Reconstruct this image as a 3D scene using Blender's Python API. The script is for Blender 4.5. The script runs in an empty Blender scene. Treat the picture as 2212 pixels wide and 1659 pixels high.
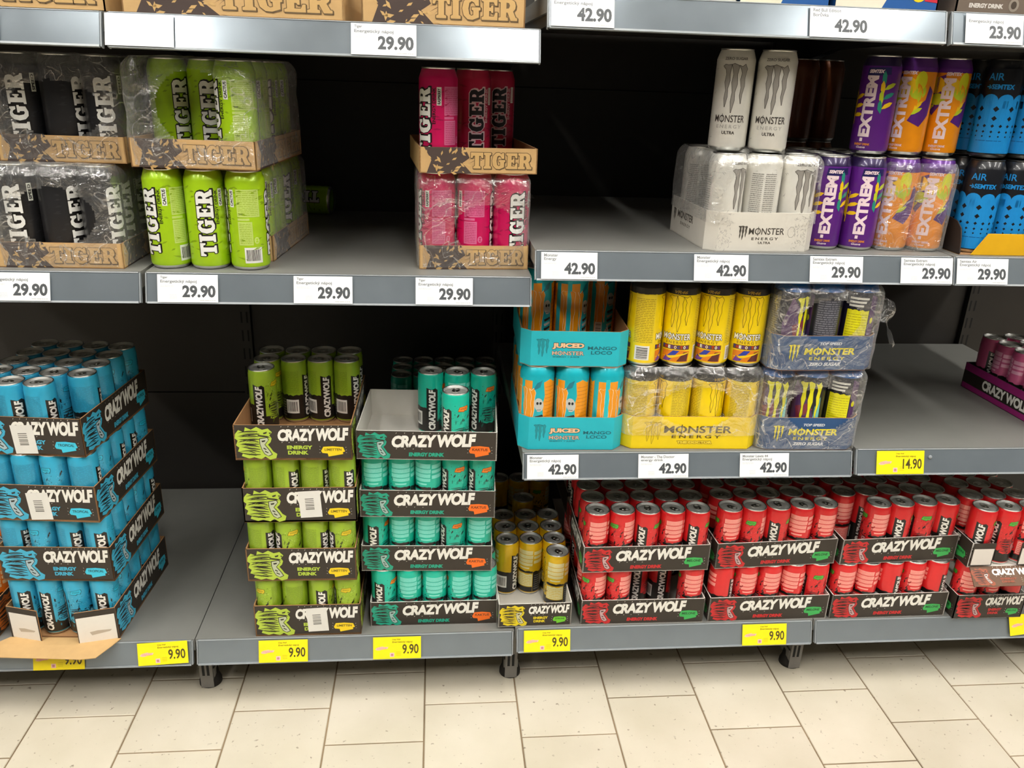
import bpy, bmesh, math, random
from mathutils import Vector, Matrix, noise
from mathutils.geometry import tessellate_polygon

random.seed(7)
SC = bpy.context.scene
COL = SC.collection
PI = math.pi

# ------------------------------------------------------------------ camera
CAM = dict(x=0.4968, y=-1.4265, z=1.2825, yaw=0.0997, pitch=0.366, roll=0.0362, f=1755.51)
def make_camera():
    y, p, r = CAM['yaw'], CAM['pitch'], CAM['roll']
    f = Vector((math.sin(y)*math.cos(p), math.cos(y)*math.cos(p), -math.sin(p)))
    rt = Vector((math.cos(y), -math.sin(y), 0)); up = rt.cross(f)
    c, s = math.cos(r), math.sin(r)
    R = c*rt + s*up; U = -s*rt + c*up
    cd = bpy.data.cameras.new('camera'); cd.sensor_width = 36.0
    cd.lens = CAM['f']/2212*36.0; cd.clip_start = .02; cd.clip_end = 60
    o = bpy.data.objects.new('camera', cd); COL.objects.link(o)
    M = Matrix((R, U, -f)).transposed().to_4x4(); M.translation = (CAM['x'], CAM['y'], CAM['z'])
    o.matrix_world = M
    SC.camera = o
make_camera()

# ------------------------------------------------------------------ world, exposure
w = bpy.data.worlds.new('store_ambience'); SC.world = w; w.use_nodes = True
w.node_tree.nodes['Background'].inputs[0].default_value = (1.0, .97, .92, 1)
w.node_tree.nodes['Background'].inputs[1].default_value = 0.07
SC.view_settings.view_transform = 'Standard'; SC.view_settings.look = 'None'
SC.view_settings.gamma = 1.0; SC.view_settings.use_curve_mapping = False
SC.view_settings.exposure = 0.0
LAMP_STRENGTH = 66.0
try:
    SC.cycles.transparent_max_bounces = 16; SC.cycles.max_bounces = 8
    SC.cycles.sample_clamp_indirect = 6
except Exception: pass

# ------------------------------------------------------------------ materials
def lin(c):
    return tuple(((v/255)/12.92 if v/255 <= .04045 else (((v/255)+.055)/1.055)**2.4) for v in c)
MATS = {}
def mat(name, rgb=None, rough=.5, metal=0., var=.06, scale=40., bump=0., coat=0., spec=.5, bscale=None, rough_var=0.):
    if name in MATS: return MATS[name]
    m = bpy.data.materials.new(name); m.use_nodes = True
    nt = m.node_tree; N = nt.nodes; L = nt.links; b = N['Principled BSDF']
    c = lin(rgb)
    tc = N.new('ShaderNodeTexCoord'); ns = N.new('ShaderNodeTexNoise')
    ns.inputs['Scale'].default_value = scale; ns.inputs['Detail'].default_value = 3
    L.new(tc.outputs['Object'], ns.inputs['Vector'])
    mx = N.new('ShaderNodeMix'); mx.data_type = 'RGBA'
    mx.inputs[6].default_value = (*[v*(1-var) for v in c], 1); mx.inputs[7].default_value = (*[min(1, v*(1+var)) for v in c], 1)
    L.new(ns.outputs['Fac'], mx.inputs[0]); L.new(mx.outputs[2], b.inputs['Base Color'])
    b.inputs['Roughness'].default_value = rough; b.inputs['Metallic'].default_value = metal
    b.inputs['Specular IOR Level'].default_value = spec
    b.inputs['Coat Weight'].default_value = coat; b.inputs['Coat Roughness'].default_value = .08
    if rough_var:
        mr = N.new('ShaderNodeMapRange'); mr.inputs[3].default_value = rough-rough_var; mr.inputs[4].default_value = rough+rough_var
        L.new(ns.outputs['Fac'], mr.inputs[0]); L.new(mr.outputs[0], b.inputs['Roughness'])
    if bump:
        bp = N.new('ShaderNodeBump'); bp.inputs['Strength'].default_value = bump; bp.inputs['Distance'].default_value = .002
        n2 = N.new('ShaderNodeTexNoise'); n2.inputs['Scale'].default_value = bscale or scale*3
        L.new(tc.outputs['Object'], n2.inputs['Vector']); L.new(n2.outputs['Fac'], bp.inputs['Height']); L.new(bp.outputs[0], b.inputs['Normal'])
    MATS[name] = m; return m
def ink(rgb, rough=.45):                                  # printing ink, one flat colour
    return mat('ink_%d_%d_%d' % tuple(rgb), rgb, rough, var=.03, scale=120)
def foil(rgb):                                            # ink on a metal can
    return mat('can_ink_%d_%d_%d' % tuple(rgb), rgb, .34, metal=.12, var=.05, scale=60, coat=.25)

M_alu = mat('aluminium', (222, 222, 218), .28, metal=1., var=.06, scale=200)
M_alud = mat('aluminium_lid', (186, 186, 182), .5, metal=.7, var=.08, scale=200)
M_blacklid = mat('black_lacquer_lid', (58, 58, 56), .35, metal=.8, var=.1)
M_kraft = mat('kraft_cardboard', (196, 160, 108), .8, var=.08, scale=60, bump=.1)
M_kraft2 = mat('brown_cardboard', (160, 118, 76), .85, var=.08, scale=60, bump=.1)
M_whitecard = mat('white_cardboard', (214, 210, 202), .7, var=.04, scale=60)
M_black = mat('printed_black_card', (50, 43, 36), .55, var=.12, scale=50)
M_paper = mat('label_paper', (236, 238, 238), .35, var=.02, coat=.3)
M_ypaper = mat('yellow_label_paper', (246, 226, 18), .45, var=.03)
M_deck = mat('powder_coated_deck', (118, 118, 114), .42, var=.06, scale=30, bump=.06, bscale=900)
M_rail = mat('price_rail_aluminium', (132, 142, 150), .2, metal=.5, var=.10, scale=14, coat=.2, rough_var=.06)
M_raile = mat('price_rail_edge', (140, 146, 150), .35, var=.05)
M_bracket = mat('bracket_steel', (70, 72, 72), .5, metal=.2, var=.1)
M_back = mat('black_back_panel', (40, 37, 33), .6, var=.15, scale=20)
M_slot = mat('slot_dark', (8, 8, 8), .8)  # darkness of the slot openings painted as black boxes, nothing is cut
M_foot = mat('foot_plastic', (112, 109, 104), .6, var=.15, scale=60)
M_footd = mat('foot_rubber', (26, 22, 18), .7, var=.2)
M_film = None
def film_mat():
    global M_film
    if M_film: return M_film
    m = bpy.data.materials.new('shrink_film'); m.use_nodes = True; nt = m.node_tree; N = nt.nodes; L = nt.links
    N.remove(N['Principled BSDF']); out = N['Material Output']
    tr = N.new('ShaderNodeBsdfTransparent'); gl = N.new('ShaderNodeBsdfGlossy'); df = N.new('ShaderNodeBsdfDiffuse')
    gl.inputs['Roughness'].default_value = .16; gl.inputs['Color'].default_value = (1, 1, 1, 1)
    df.inputs['Color'].default_value = (.8, .8, .78, 1)
    tc = N.new('ShaderNodeTexCoord'); n1 = N.new('ShaderNodeTexNoise'); n1.inputs['Scale'].default_value = 28; n1.inputs['Detail'].default_value = 4
    n1.inputs['Distortion'].default_value = 1.2
    L.new(tc.outputs['Object'], n1.inputs['Vector'])
    bp = N.new('ShaderNodeBump'); bp.inputs['Strength'].default_value = .9; bp.inputs['Distance'].default_value = .012
    L.new(n1.outputs['Fac'], bp.inputs['Height']); L.new(bp.outputs[0], gl.inputs['Normal'])
    m1 = N.new('ShaderNodeMixShader'); m1.inputs[0].default_value = .62; L.new(df.outputs[0], m1.inputs[1]); L.new(gl.outputs[0], m1.inputs[2])
    n3 = N.new('ShaderNodeTexNoise'); n3.inputs['Scale'].default_value = 17; n3.inputs['Detail'].default_value = 2; n3.inputs['Distortion'].default_value = 1.0; L.new(tc.outputs['Object'], n3.inputs['Vector'])
    ma = N.new('ShaderNodeMath'); ma.operation = 'SUBTRACT'; ma.inputs[1].default_value = .5; L.new(n3.outputs['Fac'], ma.inputs[0])
    mb = N.new('ShaderNodeMath'); mb.operation = 'ABSOLUTE'; L.new(ma.outputs[0], mb.inputs[0])
    mc = N.new('ShaderNodeMapRange'); mc.inputs[1].default_value = 0.; mc.inputs[2].default_value = .014; mc.inputs[3].default_value = .42; mc.inputs[4].default_value = 0.; L.new(mb.outputs[0], mc.inputs[0])  # wrinkle highlights painted in as whitish, more opaque streaks along noise ridges
    lw = N.new('ShaderNodeLayerWeight'); lw.inputs[0].default_value = .35; L.new(bp.outputs[0], lw.inputs['Normal'])
    mr = N.new('ShaderNodeMapRange'); mr.inputs[3].default_value = .11; mr.inputs[4].default_value = .6; L.new(lw.outputs['Facing'], mr.inputs[0])
    md = N.new('ShaderNodeMath'); md.operation = 'ADD'; md.use_clamp = True; L.new(mr.outputs[0], md.inputs[0]); L.new(mc.outputs[0], md.inputs[1])
    m2 = N.new('ShaderNodeMixShader'); L.new(md.outputs[0], m2.inputs[0]); L.new(tr.outputs[0], m2.inputs[1]); L.new(m1.outputs[0], m2.inputs[2])
    L.new(m2.outputs[0], out.inputs[0]); M_film = m; return m

# ------------------------------------------------------------------ object helpers
def link(o, parent=None):
    COL.objects.link(o)
    if parent: o.parent = parent
    return o
def tag(o, label, cat, group=None):
    o['label'] = label; o['category'] = cat
    if group: o['group'] = group
    return o
def empty(name, loc, rz=0., label=None, cat=None, group=None, rx=0., ry=0.):
    o = bpy.data.objects.new(name, None); o.empty_display_size = .02
    o.location = loc; o.rotation_euler = (rx, ry, rz); link(o)
    if label: tag(o, label, cat, group)
    return o
class MB:
    def __init__(s): s.v = []; s.f = []; s.m = []; s.sm = []
    def add(s, vs, fs, mi=0, smooth=False):
        k = len(s.v); s.v += [tuple(p) for p in vs]
        for f in fs: s.f.append(tuple(i+k for i in f)); s.m.append(mi); s.sm.append(smooth)
        return s
    def box(s, x0, y0, z0, x1, y1, z1, mi=0):
        return s.add([(x0,y0,z0),(x1,y0,z0),(x1,y1,z0),(x0,y1,z0),(x0,y0,z1),(x1,y0,z1),(x1,y1,z1),(x0,y1,z1)],
                     [(0,3,2,1),(4,5,6,7),(0,1,5,4),(1,2,6,5),(2,3,7,6),(3,0,4,7)], mi)
    def prism(s, pts, y0, y1, mi=0):                      # polygon in XZ pulled along Y
        n = len(pts); vs = [(x, y0, z) for x, z in pts]+[(x, y1, z) for x, z in pts]
        return s.add(vs, [tuple(range(n)), tuple(range(2*n-1, n-1, -1))]+[(i, i+n, (i+1) % n+n, (i+1) % n) for i in range(n)], mi)
    def prismx(s, pts, x0, x1, mi=0):                     # polygon in YZ pulled along X
        n = len(pts); vs = [(x0, y, z) for y, z in pts]+[(x1, y, z) for y, z in pts]
        return s.add(vs, [tuple(range(n)), tuple(range(2*n-1, n-1, -1))]+[(i, i+n, (i+1) % n+n, (i+1) % n) for i in range(n)], mi)
    def lathe(s, prof, seg=48, mi=0, smooth=True, mis=None):
        n = len(prof); vs = []
        for i in range(seg):
            a = 2*PI*i/seg
            vs += [(r*math.sin(a), -r*math.cos(a), z) for r, z in prof]
        k = len(s.v); s.v += vs
        for i in range(seg):
            j = (i+1) % seg
            for q in range(n-1):
                s.f.append((k+i*n+q, k+j*n+q, k+j*n+q+1, k+i*n+q+1)); s.m.append(mis[q] if mis else mi); s.sm.append(smooth)
        return s
    def mesh(s, name, mats):
        me = bpy.data.meshes.new(name); me.from_pydata(s.v, [], s.f)
        for m in mats: me.materials.append(m)
        me.polygons.foreach_set('material_index', s.m); me.polygons.foreach_set('use_smooth', s.sm); me.update()
        return me
    def build(s, name, mats, parent=None):
        if not isinstance(mats, (list, tuple)): mats = [mats]
        return link(bpy.data.objects.new(name, s.mesh(name, mats)), parent)

# ------------------------------------------------------------------ flat artwork that can be laid on a plane or round a can
_TXT = {}
def text_mesh(s, bold=0., shear=0., space=1.):
    key = (s, bold, shear, space)
    if key in _TXT: return _TXT[key]
    cu = bpy.data.curves.new('t', 'FONT'); cu.body = s; cu.size = 1; cu.offset = bold; cu.shear = shear; cu.space_character = space
    cu.resolution_u = 3; cu.fill_mode = 'FRONT'
    o = bpy.data.objects.new('t', cu); COL.objects.link(o); bpy.context.view_layer.update()
    dg = bpy.context.evaluated_depsgraph_get(); ev = o.evaluated_get(dg); me = ev.to_mesh()
    vs = [(v.co.x, v.co.y) for v in me.vertices]; fs = [tuple(p.vertices) for p in me.polygons]
    ev.to_mesh_clear(); bpy.data.objects.remove(o); bpy.data.curves.remove(cu)
    x0 = min(v[0] for v in vs); x1 = max(v[0] for v in vs); y0 = min(v[1] for v in vs); y1 = max(v[1] for v in vs)
    vs = [((x-x0)/(x1-x0), (y-y0)/max(1e-6, y1-y0)) for x, y in vs]
    _TXT[key] = (vs, fs, (x1-x0)/max(1e-6, y1-y0)); return _TXT[key]

class Art:                                                # units: millimetres
    def __init__(s): s.P = []
    def raw(s, vs, fs, m, layer=0): s.P.append((list(vs), list(fs), m, layer)); return s
    def poly(s, pts, m, layer=0, at=(0, 0), sc=(1, 1), rot=0., holes=()):
        loops = [pts]+list(holes); flat = [p for l in loops for p in l]
        tr = tessellate_polygon([[Vector((p[0], p[1], 0)) for p in l] for l in loops])
        c, q = math.cos(rot), math.sin(rot); vs = []
        for x, y in flat:
            x *= sc[0]; y *= sc[1]; vs.append((at[0]+c*x-q*y, at[1]+q*x+c*y))
        return s.raw(vs, [t for t in tr], m, layer)
    def rect(s, x0, y0, x1, y1, m, layer=0): return s.raw([(x0,y0),(x1,y0),(x1,y1),(x0,y1)], [(0,1,2,3)], m, layer)
    def ell(s, cx, cy, rx, ry, m, layer=0, n=16, rot=0.):
        c, q = math.cos(rot), math.sin(rot); vs = []
        for i in range(n):
            a = 2*PI*i/n; x = rx*math.cos(a); y = ry*math.sin(a); vs.append((cx+c*x-q*y, cy+q*x+c*y))
        return s.raw(vs, [tuple(range(n))], m, layer)
    def text(s, t, x, y, w, h, m, layer=0, up=False, bold=.02, shear=0., space=1., out=None, ow=0.):
        if not t: return s
        if '\u03a6' in t:                                  # the O of this word has a stroke through it
            t = t.replace('\u03a6', 'O'); ww = w or h*4.6; s.rect(x+ww*.250, y-h*.18, x+ww*.266, y+h*1.18, m, layer+1)
        vs, fs, asp = text_mesh(t, bold, shear, space)
        if w is None: w = h*asp
        f = (lambda u, v: (x-v*h, y+u*w)) if up else (lambda u, v: (x+u*w, y+v*h))   # up: x is the baseline side, reading upward
        if out:
            for a in range(8):
                dx, dy = ow*math.cos(a*PI/4), ow*math.sin(a*PI/4)
                s.raw([(f(*v)[0]+dx, f(*v)[1]+dy) for v in vs], fs, out, layer)
            layer += 1
        return s.raw([f(*v) for v in vs], fs, m, layer)
    def merge(s, a, at=(0, 0), sc=1., up=False, dl=0, mm=None):
        for vs, fs, m, l in a.P:
            nv = [((at[0]-y*sc, at[1]+x*sc) if up else (at[0]+x*sc, at[1]+y*sc)) for x, y in vs]
            s.raw(nv, fs, mm.get(m, m) if mm else m, l+dl)
        return s
    def _mesh(s, name, fn, cut=None, base=.00022, step=.00011):
        bm = bmesh.new(); mats = []; lay = bm.verts.layers.int.new('l')
        for vs, fs, m, l in s.P:
            if m not in mats: mats.append(m)
            mi = mats.index(m); bv = []
            for x, y in vs:
                v = bm.verts.new((x/1000, y/1000, 0)); v[lay] = l; bv.append(v)
            for f in fs:
                a = sum(vs[f[i]][0]*vs[f[(i+1) % len(f)]][1]-vs[f[(i+1) % len(f)]][0]*vs[f[i]][1] for i in range(len(f)))
                if abs(a) < 1e-9: continue
                ff = f if a > 0 else tuple(reversed(f))
                try: fc = bm.faces.new([bv[i] for i in ff]); fc.material_index = mi
                except ValueError: pass
        if cut:
            xs = [v.co.x for v in bm.verts]; k0 = math.ceil(min(xs)/cut); k1 = math.floor(max(xs)/cut)
            for k in range(k0, k1+1):
                g = [f for f in bm.faces if min(v.co.x for v in f.verts) < k*cut-1e-6 and max(v.co.x for v in f.verts) > k*cut+1e-6]
                if not g: continue
                eds = list({e for f in g for e in f.edges}); vts = list({v for f in g for v in f.verts})
                r = bmesh.ops.bisect_plane(bm, geom=vts+eds+g, plane_co=(k*cut, 0, 0), plane_no=(1, 0, 0))
        lv = {}
        for f in bm.faces:                                 # new vertices of a cut take the layer of their face
            l = max(v[lay] for v in f.verts)
            for v in f.verts: lv[v] = max(lv.get(v, 0), l)
        for v in bm.verts:
            v.co = fn(v.co.x, v.co.y, base+step*lv.get(v, 0))
        me = bpy.data.meshes.new(name); bm.to_mesh(me); bm.free()
        for m in mats: me.materials.append(m)
        return me
    def cyl(s, name, R):                                   # x = arc length round the can, front at -Y
        def fn(x, y, h):
            a = x/R; r = R+h; return Vector((r*math.sin(a), -r*math.cos(a), y))
        return s._mesh(name, fn, cut=R*PI/24)
    def flat(s, name, o, ux, uy, parent, n=None):
        o = Vector(o); ux = Vector(ux).normalized(); uy = Vector(uy).normalized(); n = ux.cross(uy)
        me = s._mesh(name, lambda x, y, h: o+ux*x+uy*y+n*h)
        return link(bpy.data.objects.new(name, me), parent)

def buffer_poly(pts, wd):
    out = []
    n = len(pts)
    for i in range(n):
        (x0, y0), (x1, y1) = pts[i], pts[(i+1) % n]; d = math.hypot(x1-x0, y1-y0)
        if d < 1e-9: continue
        nx, ny = -(y1-y0)/d*wd, (x1-x0)/d*wd; tx, ty = (x1-x0)/d*wd*.6, (y1-y0)/d*wd*.6
        out.append([(x0+nx-tx, y0+ny-ty), (x0-nx-tx, y0-ny-ty), (x1-nx+tx, y1-ny+ty), (x1+nx+tx, y1+ny+ty)])
    return out
def outlined(a, pts, fill, line, wd, layer, at=(0, 0), sc=(1, 1), holes=()):
    q = [(at[0]+x*sc[0], at[1]+y*sc[1]) for x, y in pts]
    hq = [[(at[0]+x*sc[0], at[1]+y*sc[1]) for x, y in h] for h in holes]
    for l in [q]+hq:
        for b in buffer_poly(l, wd): a.raw(b, [(0,1,2,3)], line, layer)
    if fill: a.poly(q, fill, layer+1, holes=hq)
    return a

SLAB = {
 'T': (.85, [(0,1),(.85,1),(.85,.66),(.75,.66),(.68,.8),(.57,.8),(.57,.16),(.68,.12),(.68,0),(.17,0),(.17,.12),(.28,.16),(.28,.8),(.17,.8),(.1,.66),(0,.66)], []),
 'I': (.5, [(0,0),(.5,0),(.5,.13),(.40,.17),(.40,.83),(.5,.87),(.5,1),(0,1),(0,.87),(.10,.83),(.10,.17),(0,.13)], []),
 'G': (.95, [(.86,.64),(.84,1),(.72,1),(.68,.92),(.5,1.02),(.3,1),(.1,.82),(.02,.5),(.1,.18),(.3,0),(.55,-.02),(.86,.1),(.86,.42),(.94,.44),(.94,.56),(.5,.56),(.5,.44),(.58,.42),(.58,.2),(.48,.17),(.38,.24),(.33,.5),(.38,.76),(.5,.84),(.62,.78),(.7,.64)], []),
 'E': (.8, [(0,0),(.8,0),(.8,.36),(.69,.36),(.62,.17),(.38,.17),(.38,.42),(.46,.42),(.5,.34),(.58,.34),(.58,.68),(.5,.68),(.46,.58),(.38,.58),(.38,.83),(.6,.83),(.67,.68),(.78,.68),(.78,1),(0,1),(0,.87),(.10,.84),(.10,.16),(0,.13)], []),
 'R': (.95, [(0,0),(.48,0),(.48,.13),(.39,.16),(.39,.38),(.46,.38),(.62,0.),(.95,0),(.95,.13),(.87,.15),(.73,.44),(.84,.56),(.86,.72),(.8,.9),(.62,1),(0,1),(0,.87),(.10,.84),(.10,.16),(0,.13)], [[(.39,.56),(.39,.84),(.52,.82),(.57,.7),(.52,.58)]]),
}
def slab_word(word, h, w, fill, line, wd, shadow=None):
    a = Art(); tot = sum(SLAB[c][0] for c in word)+.05*(len(word)-1); k = w/tot; x = 0
    for c in word:
        cw, p, hs = SLAB[c]
        if shadow:
            q = [(x*k+u*k+wd*1.1, v*h-wd*1.1) for u, v in p]
            for b in buffer_poly(q, wd): a.raw(b, [(0,1,2,3)], shadow, 0)
            a.poly([(x*k+u*k+wd, v*h-wd) for u, v in p], shadow, 0)
        outlined(a, p, fill, line, wd, 1, (x*k, 0), (k, h), hs); x += cw+.05
    return a

CLAW = [[(0,-.05),(.08,0),(.2,-.02),(.34,0),(.33,-.08),(.30,-.3),(.33,-.5),(.27,-.75),(.29,-1.0),(.22,-1.32),(.17,-1.05),(.2,-.8),(.13,-.55),(.17,-.3),(.13,-.15)],
        [(.36,0),(.45,.03),(.62,-.02),(.64,-.1),(.60,-.3),(.64,-.6),(.57,-.85),(.59,-1.1),(.50,-1.5),(.45,-1.15),(.48,-.85),(.42,-.55),(.46,-.3),(.41,-.12)],
        [(.66,-.02),(.78,-.06),(.9,0.02),(1,-.12),(.97,-.2),(.93,-.4),(.95,-.65),(.88,-.9),(.86,-1.2),(.79,-.95),(.82,-.7),(.76,-.45),(.80,-.25),(.75,-.14)]]
def claw(fill, line, wd, w, h, thin=1.):                           # origin at its lower left corner
    a = Art()
    for p in CLAW:
        mx = sum(q[0] for q in p)/len(p); p = [(mx+(x-mx)*thin, y) for x, y in p]
        outlined(a, p, fill, line, wd, 0, (0, h), (w, h/1.5))
    return a

def wolf(col, dark, face, mid):                           # head facing right, about 118 x 100
    a = Art()
    sil = [(-2,62),(6,55),(0,40),(9,32),(4,20),(18,15),(14,5),(35,-3),(50,1),(70,-5),(82,3),(96,-7),(113,-2),(117,12),(106,20),(99,32),(92,42),(100,50),(104,62),(98,72),(106,82),(95,94),(78,90),(62,99),(46,90),(30,98),(26,82),(10,89),(0,76)]
    a.poly(sil, col, 0)
    rr = random.Random(3)
    def lock(p0, p1, p2, t, m, ly):                        # a tapering curved lock of fur
        up, dn = [], []
        for k in range(8):
            u = k/7; x = (1-u)**2*p0[0]+2*u*(1-u)*p1[0]+u*u*p2[0]; y = (1-u)**2*p0[1]+2*u*(1-u)*p1[1]+u*u*p2[1]
            h = t*math.sin(PI*min(1, .12+.88*u))**.8; up.append((x, y+h*.5)); dn.append((x, y-h*.5))
        a.poly(up+dn[::-1], m, ly)
    for i in range(10):
        y0 = 84-8.2*i; x1 = rr.uniform(2, 16); y1 = y0+(-6 if i < 4 else 4)+rr.uniform(-5, 5)
        lock((66+rr.uniform(-4, 4), y0), (38, y0+rr.uniform(-3, 9)), (x1, max(4, y1)), rr.uniform(3.0, 4.4), dark, 1)
        lock((58, y0-3.5), (40, y0+rr.uniform(-2, 5)), (24+rr.uniform(-6, 6), max(4, y1-3)), rr.uniform(1.4, 2.2), mid, 1)
    for i in range(16):
        x = rr.uniform(6, 54); y = rr.uniform(6, 84); lock((x+16, y+rr.uniform(-2, 2)), (x+8, y+4), (x, y+rr.uniform(-3, 1)), rr.uniform(1.2, 2.2), dark, 1)
    a.poly([(68,62),(92,66),(96,58),(90,50),(84,42),(90,34),(98,22),(104,10),(92,4),(80,11),(73,26),(68,44)], dark, 1)
    a.poly([(70,60),(91,64),(94,57),(88,50),(82,42),(88,33),(96,21),(101,11),(91,6),(81,13),(74.5,27),(70,44)], face, 2)
    a.poly([(74,55),(86,57),(84,52),(76,50)], dark, 3); a.poly([(79,33),(87,28),(86,25),(78,29)], dark, 3); a.poly([(82,23),(92,17),(91,14),(82,19)], dark, 3)
    a.poly([(80,80),(92,84),(90,78),(82,76)], dark, 2); a.poly([(96,80),(103,82),(101,76)], dark, 2)
    a.poly([(64,74),(92,70),(100,66),(92,65),(66,69)], dark, 2)
    return a

def ragged(x0, x1, ytop, ybot, amp, step, seed):
    r = random.Random(seed); pts = [(x0, ybot), (x1, ybot)]; x = x1
    while x > x0:
        pts.append((x, ytop+r.uniform(-amp, amp))); x -= step*r.uniform(.6, 1.4)
    pts.append((x0, ytop+r.uniform(-amp, amp))); return pts
def barcode(a, x0, y0, x1, y1, layer, horiz=False, bars=11, wh=(226, 226, 222), bk=(24, 24, 24), mk=None):
    mk = mk or foil
    a.rect(x0, y0, x1, y1, mk(wh), layer); r = random.Random(int(x0*7+y1)); m = mk(bk)
    for i in range(bars):
        t0 = .1+.8*i/bars; t1 = t0+.8/bars*r.uniform(.3, .7)
        if horiz: a.rect(x0+(x1-x0)*.12, y0+(y1-y0)*t0, x1-(x1-x0)*.12, y0+(y1-y0)*t1, m, layer+1)
        else: a.rect(x0+(x1-x0)*t0, y0+(y1-y0)*.14, x0+(x1-x0)*t1, y1-(y1-y0)*.14, m, layer+1)
def lines(a, x0, y0, x1, y1, n, m, layer, seed=1, fill=.45):
    r = random.Random(seed)
    for i in range(n):
        y = y1-(y1-y0)*(i+.5)/n; h = (y1-y0)/n*fill; x = x0
        while x < x1:
            l = r.uniform(.08, .3)*(x1-x0); e = min(x1, x+l)
            a.rect(x, y-h/2, e, y+h/2, m, layer); x = e+(x1-x0)*.03

# ------------------------------------------------------------------ drink cans: one set of meshes for each design
SLIM = dict(R=.0265, H=.1345); TALL = dict(R=.0331, H=.168)
KINDS = {}
def can_meshes(key, size, body_mat, art, lid_mat=None, lid_shell=None):
    R, H = size['R'], size['H']; n = R-.0022 if R < .03 else R-.0058; nz = .011 if R < .03 else .017
    b = MB()
    b.lathe([(R-.008, .002), (R-.005, 0), (R-.0035, .0012), (R-.0008, .006), (R, .0095), (R, H*.5), (R, H-nz-.001), (R-.0008, H-nz+.002), (n+.0012, H-.0035), (n+.0004, H-.0026)],
            mis=[1, 1, 1, 0, 0, 0, 0, 0, 0])
    me_b = b.mesh('body', [body_mat, M_alu])
    l = MB(); t = .0011
    l.lathe([(n+.0004, H-.0027), (n+.0013, H-.0015), (n+.0009, H-.0002), (n, H), (n-t, H-.0006), (n-t*1.4, H-.0055), (n-t*2.2, H-.0062), (n-t*3.2, H-.0045), (.004, H-.0042), (0.0004, H-.0042)], mis=[0,0,0,0,1,1,1,1,1])
    k = len(l.v)
    me_l = l.mesh('lid', [lid_shell or M_alu, lid_mat or M_alud])
    tb = MB(); zt = H-.0036                                # ring-pull tab and pouring score
    def plate(pts, z0, z1, mi=0, holes=()):
        fl = [p for lp in [pts]+list(holes) for p in lp]
        tr = tessellate_polygon([[Vector((*p, 0)) for p in lp] for lp in [pts]+list(holes)])
        tb.add([(x, y, z1) for x, y in fl], [tuple(q) for q in tr], mi)
        o = 0
        for lp in [pts]+list(holes):
            m = len(lp); tb.add([(x, y, z0) for x, y in lp]+[(x, y, z1) for x, y in lp], [(i, (i+1) % m, (i+1) % m+m, i+m) for i in range(m)], mi)
    s = n/.0243
    E_ = lambda cx, cy, rx, ry, m=14: [(cx*s+rx*s*math.cos(2*PI*i/m), cy*s+ry*s*math.sin(2*PI*i/m)) for i in range(m)]
    plate(E_(0, .0035, .0075, .0115), zt, zt+.0012, 0, [E_(0, .0095, .0045, .0035, 10)])
    plate(E_(0, -.0105, .009, .007), zt-.0002, zt+.0002, 1)
    plate(E_(0, 0, .002, .002, 8), zt+.001, zt+.0019, 0)
    me_t = tb.mesh('pull_tab', [M_alu, lid_mat or M_alud])
    me_a = art.cyl('printed_design', R) if art else None
    KINDS[key] = (me_b, me_l, me_t, me_a, R, H)
def put_can(key, loc, rz, label, group, rot=None):
    b, l, t, a, R, H = KINDS[key]
    o = empty('slim_can' if R < .03 else 'tall_can', loc, rz, label, 'can', group)
    if rot: o.rotation_euler = rot
    link(bpy.data.objects.new('body', b), o)
    lo = link(bpy.data.objects.new('lid', l), o)
    to = link(bpy.data.objects.new('pull_tab', t), lo)
    if a: link(bpy.data.objects.new('printed_design', a), o)
    return o

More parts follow.
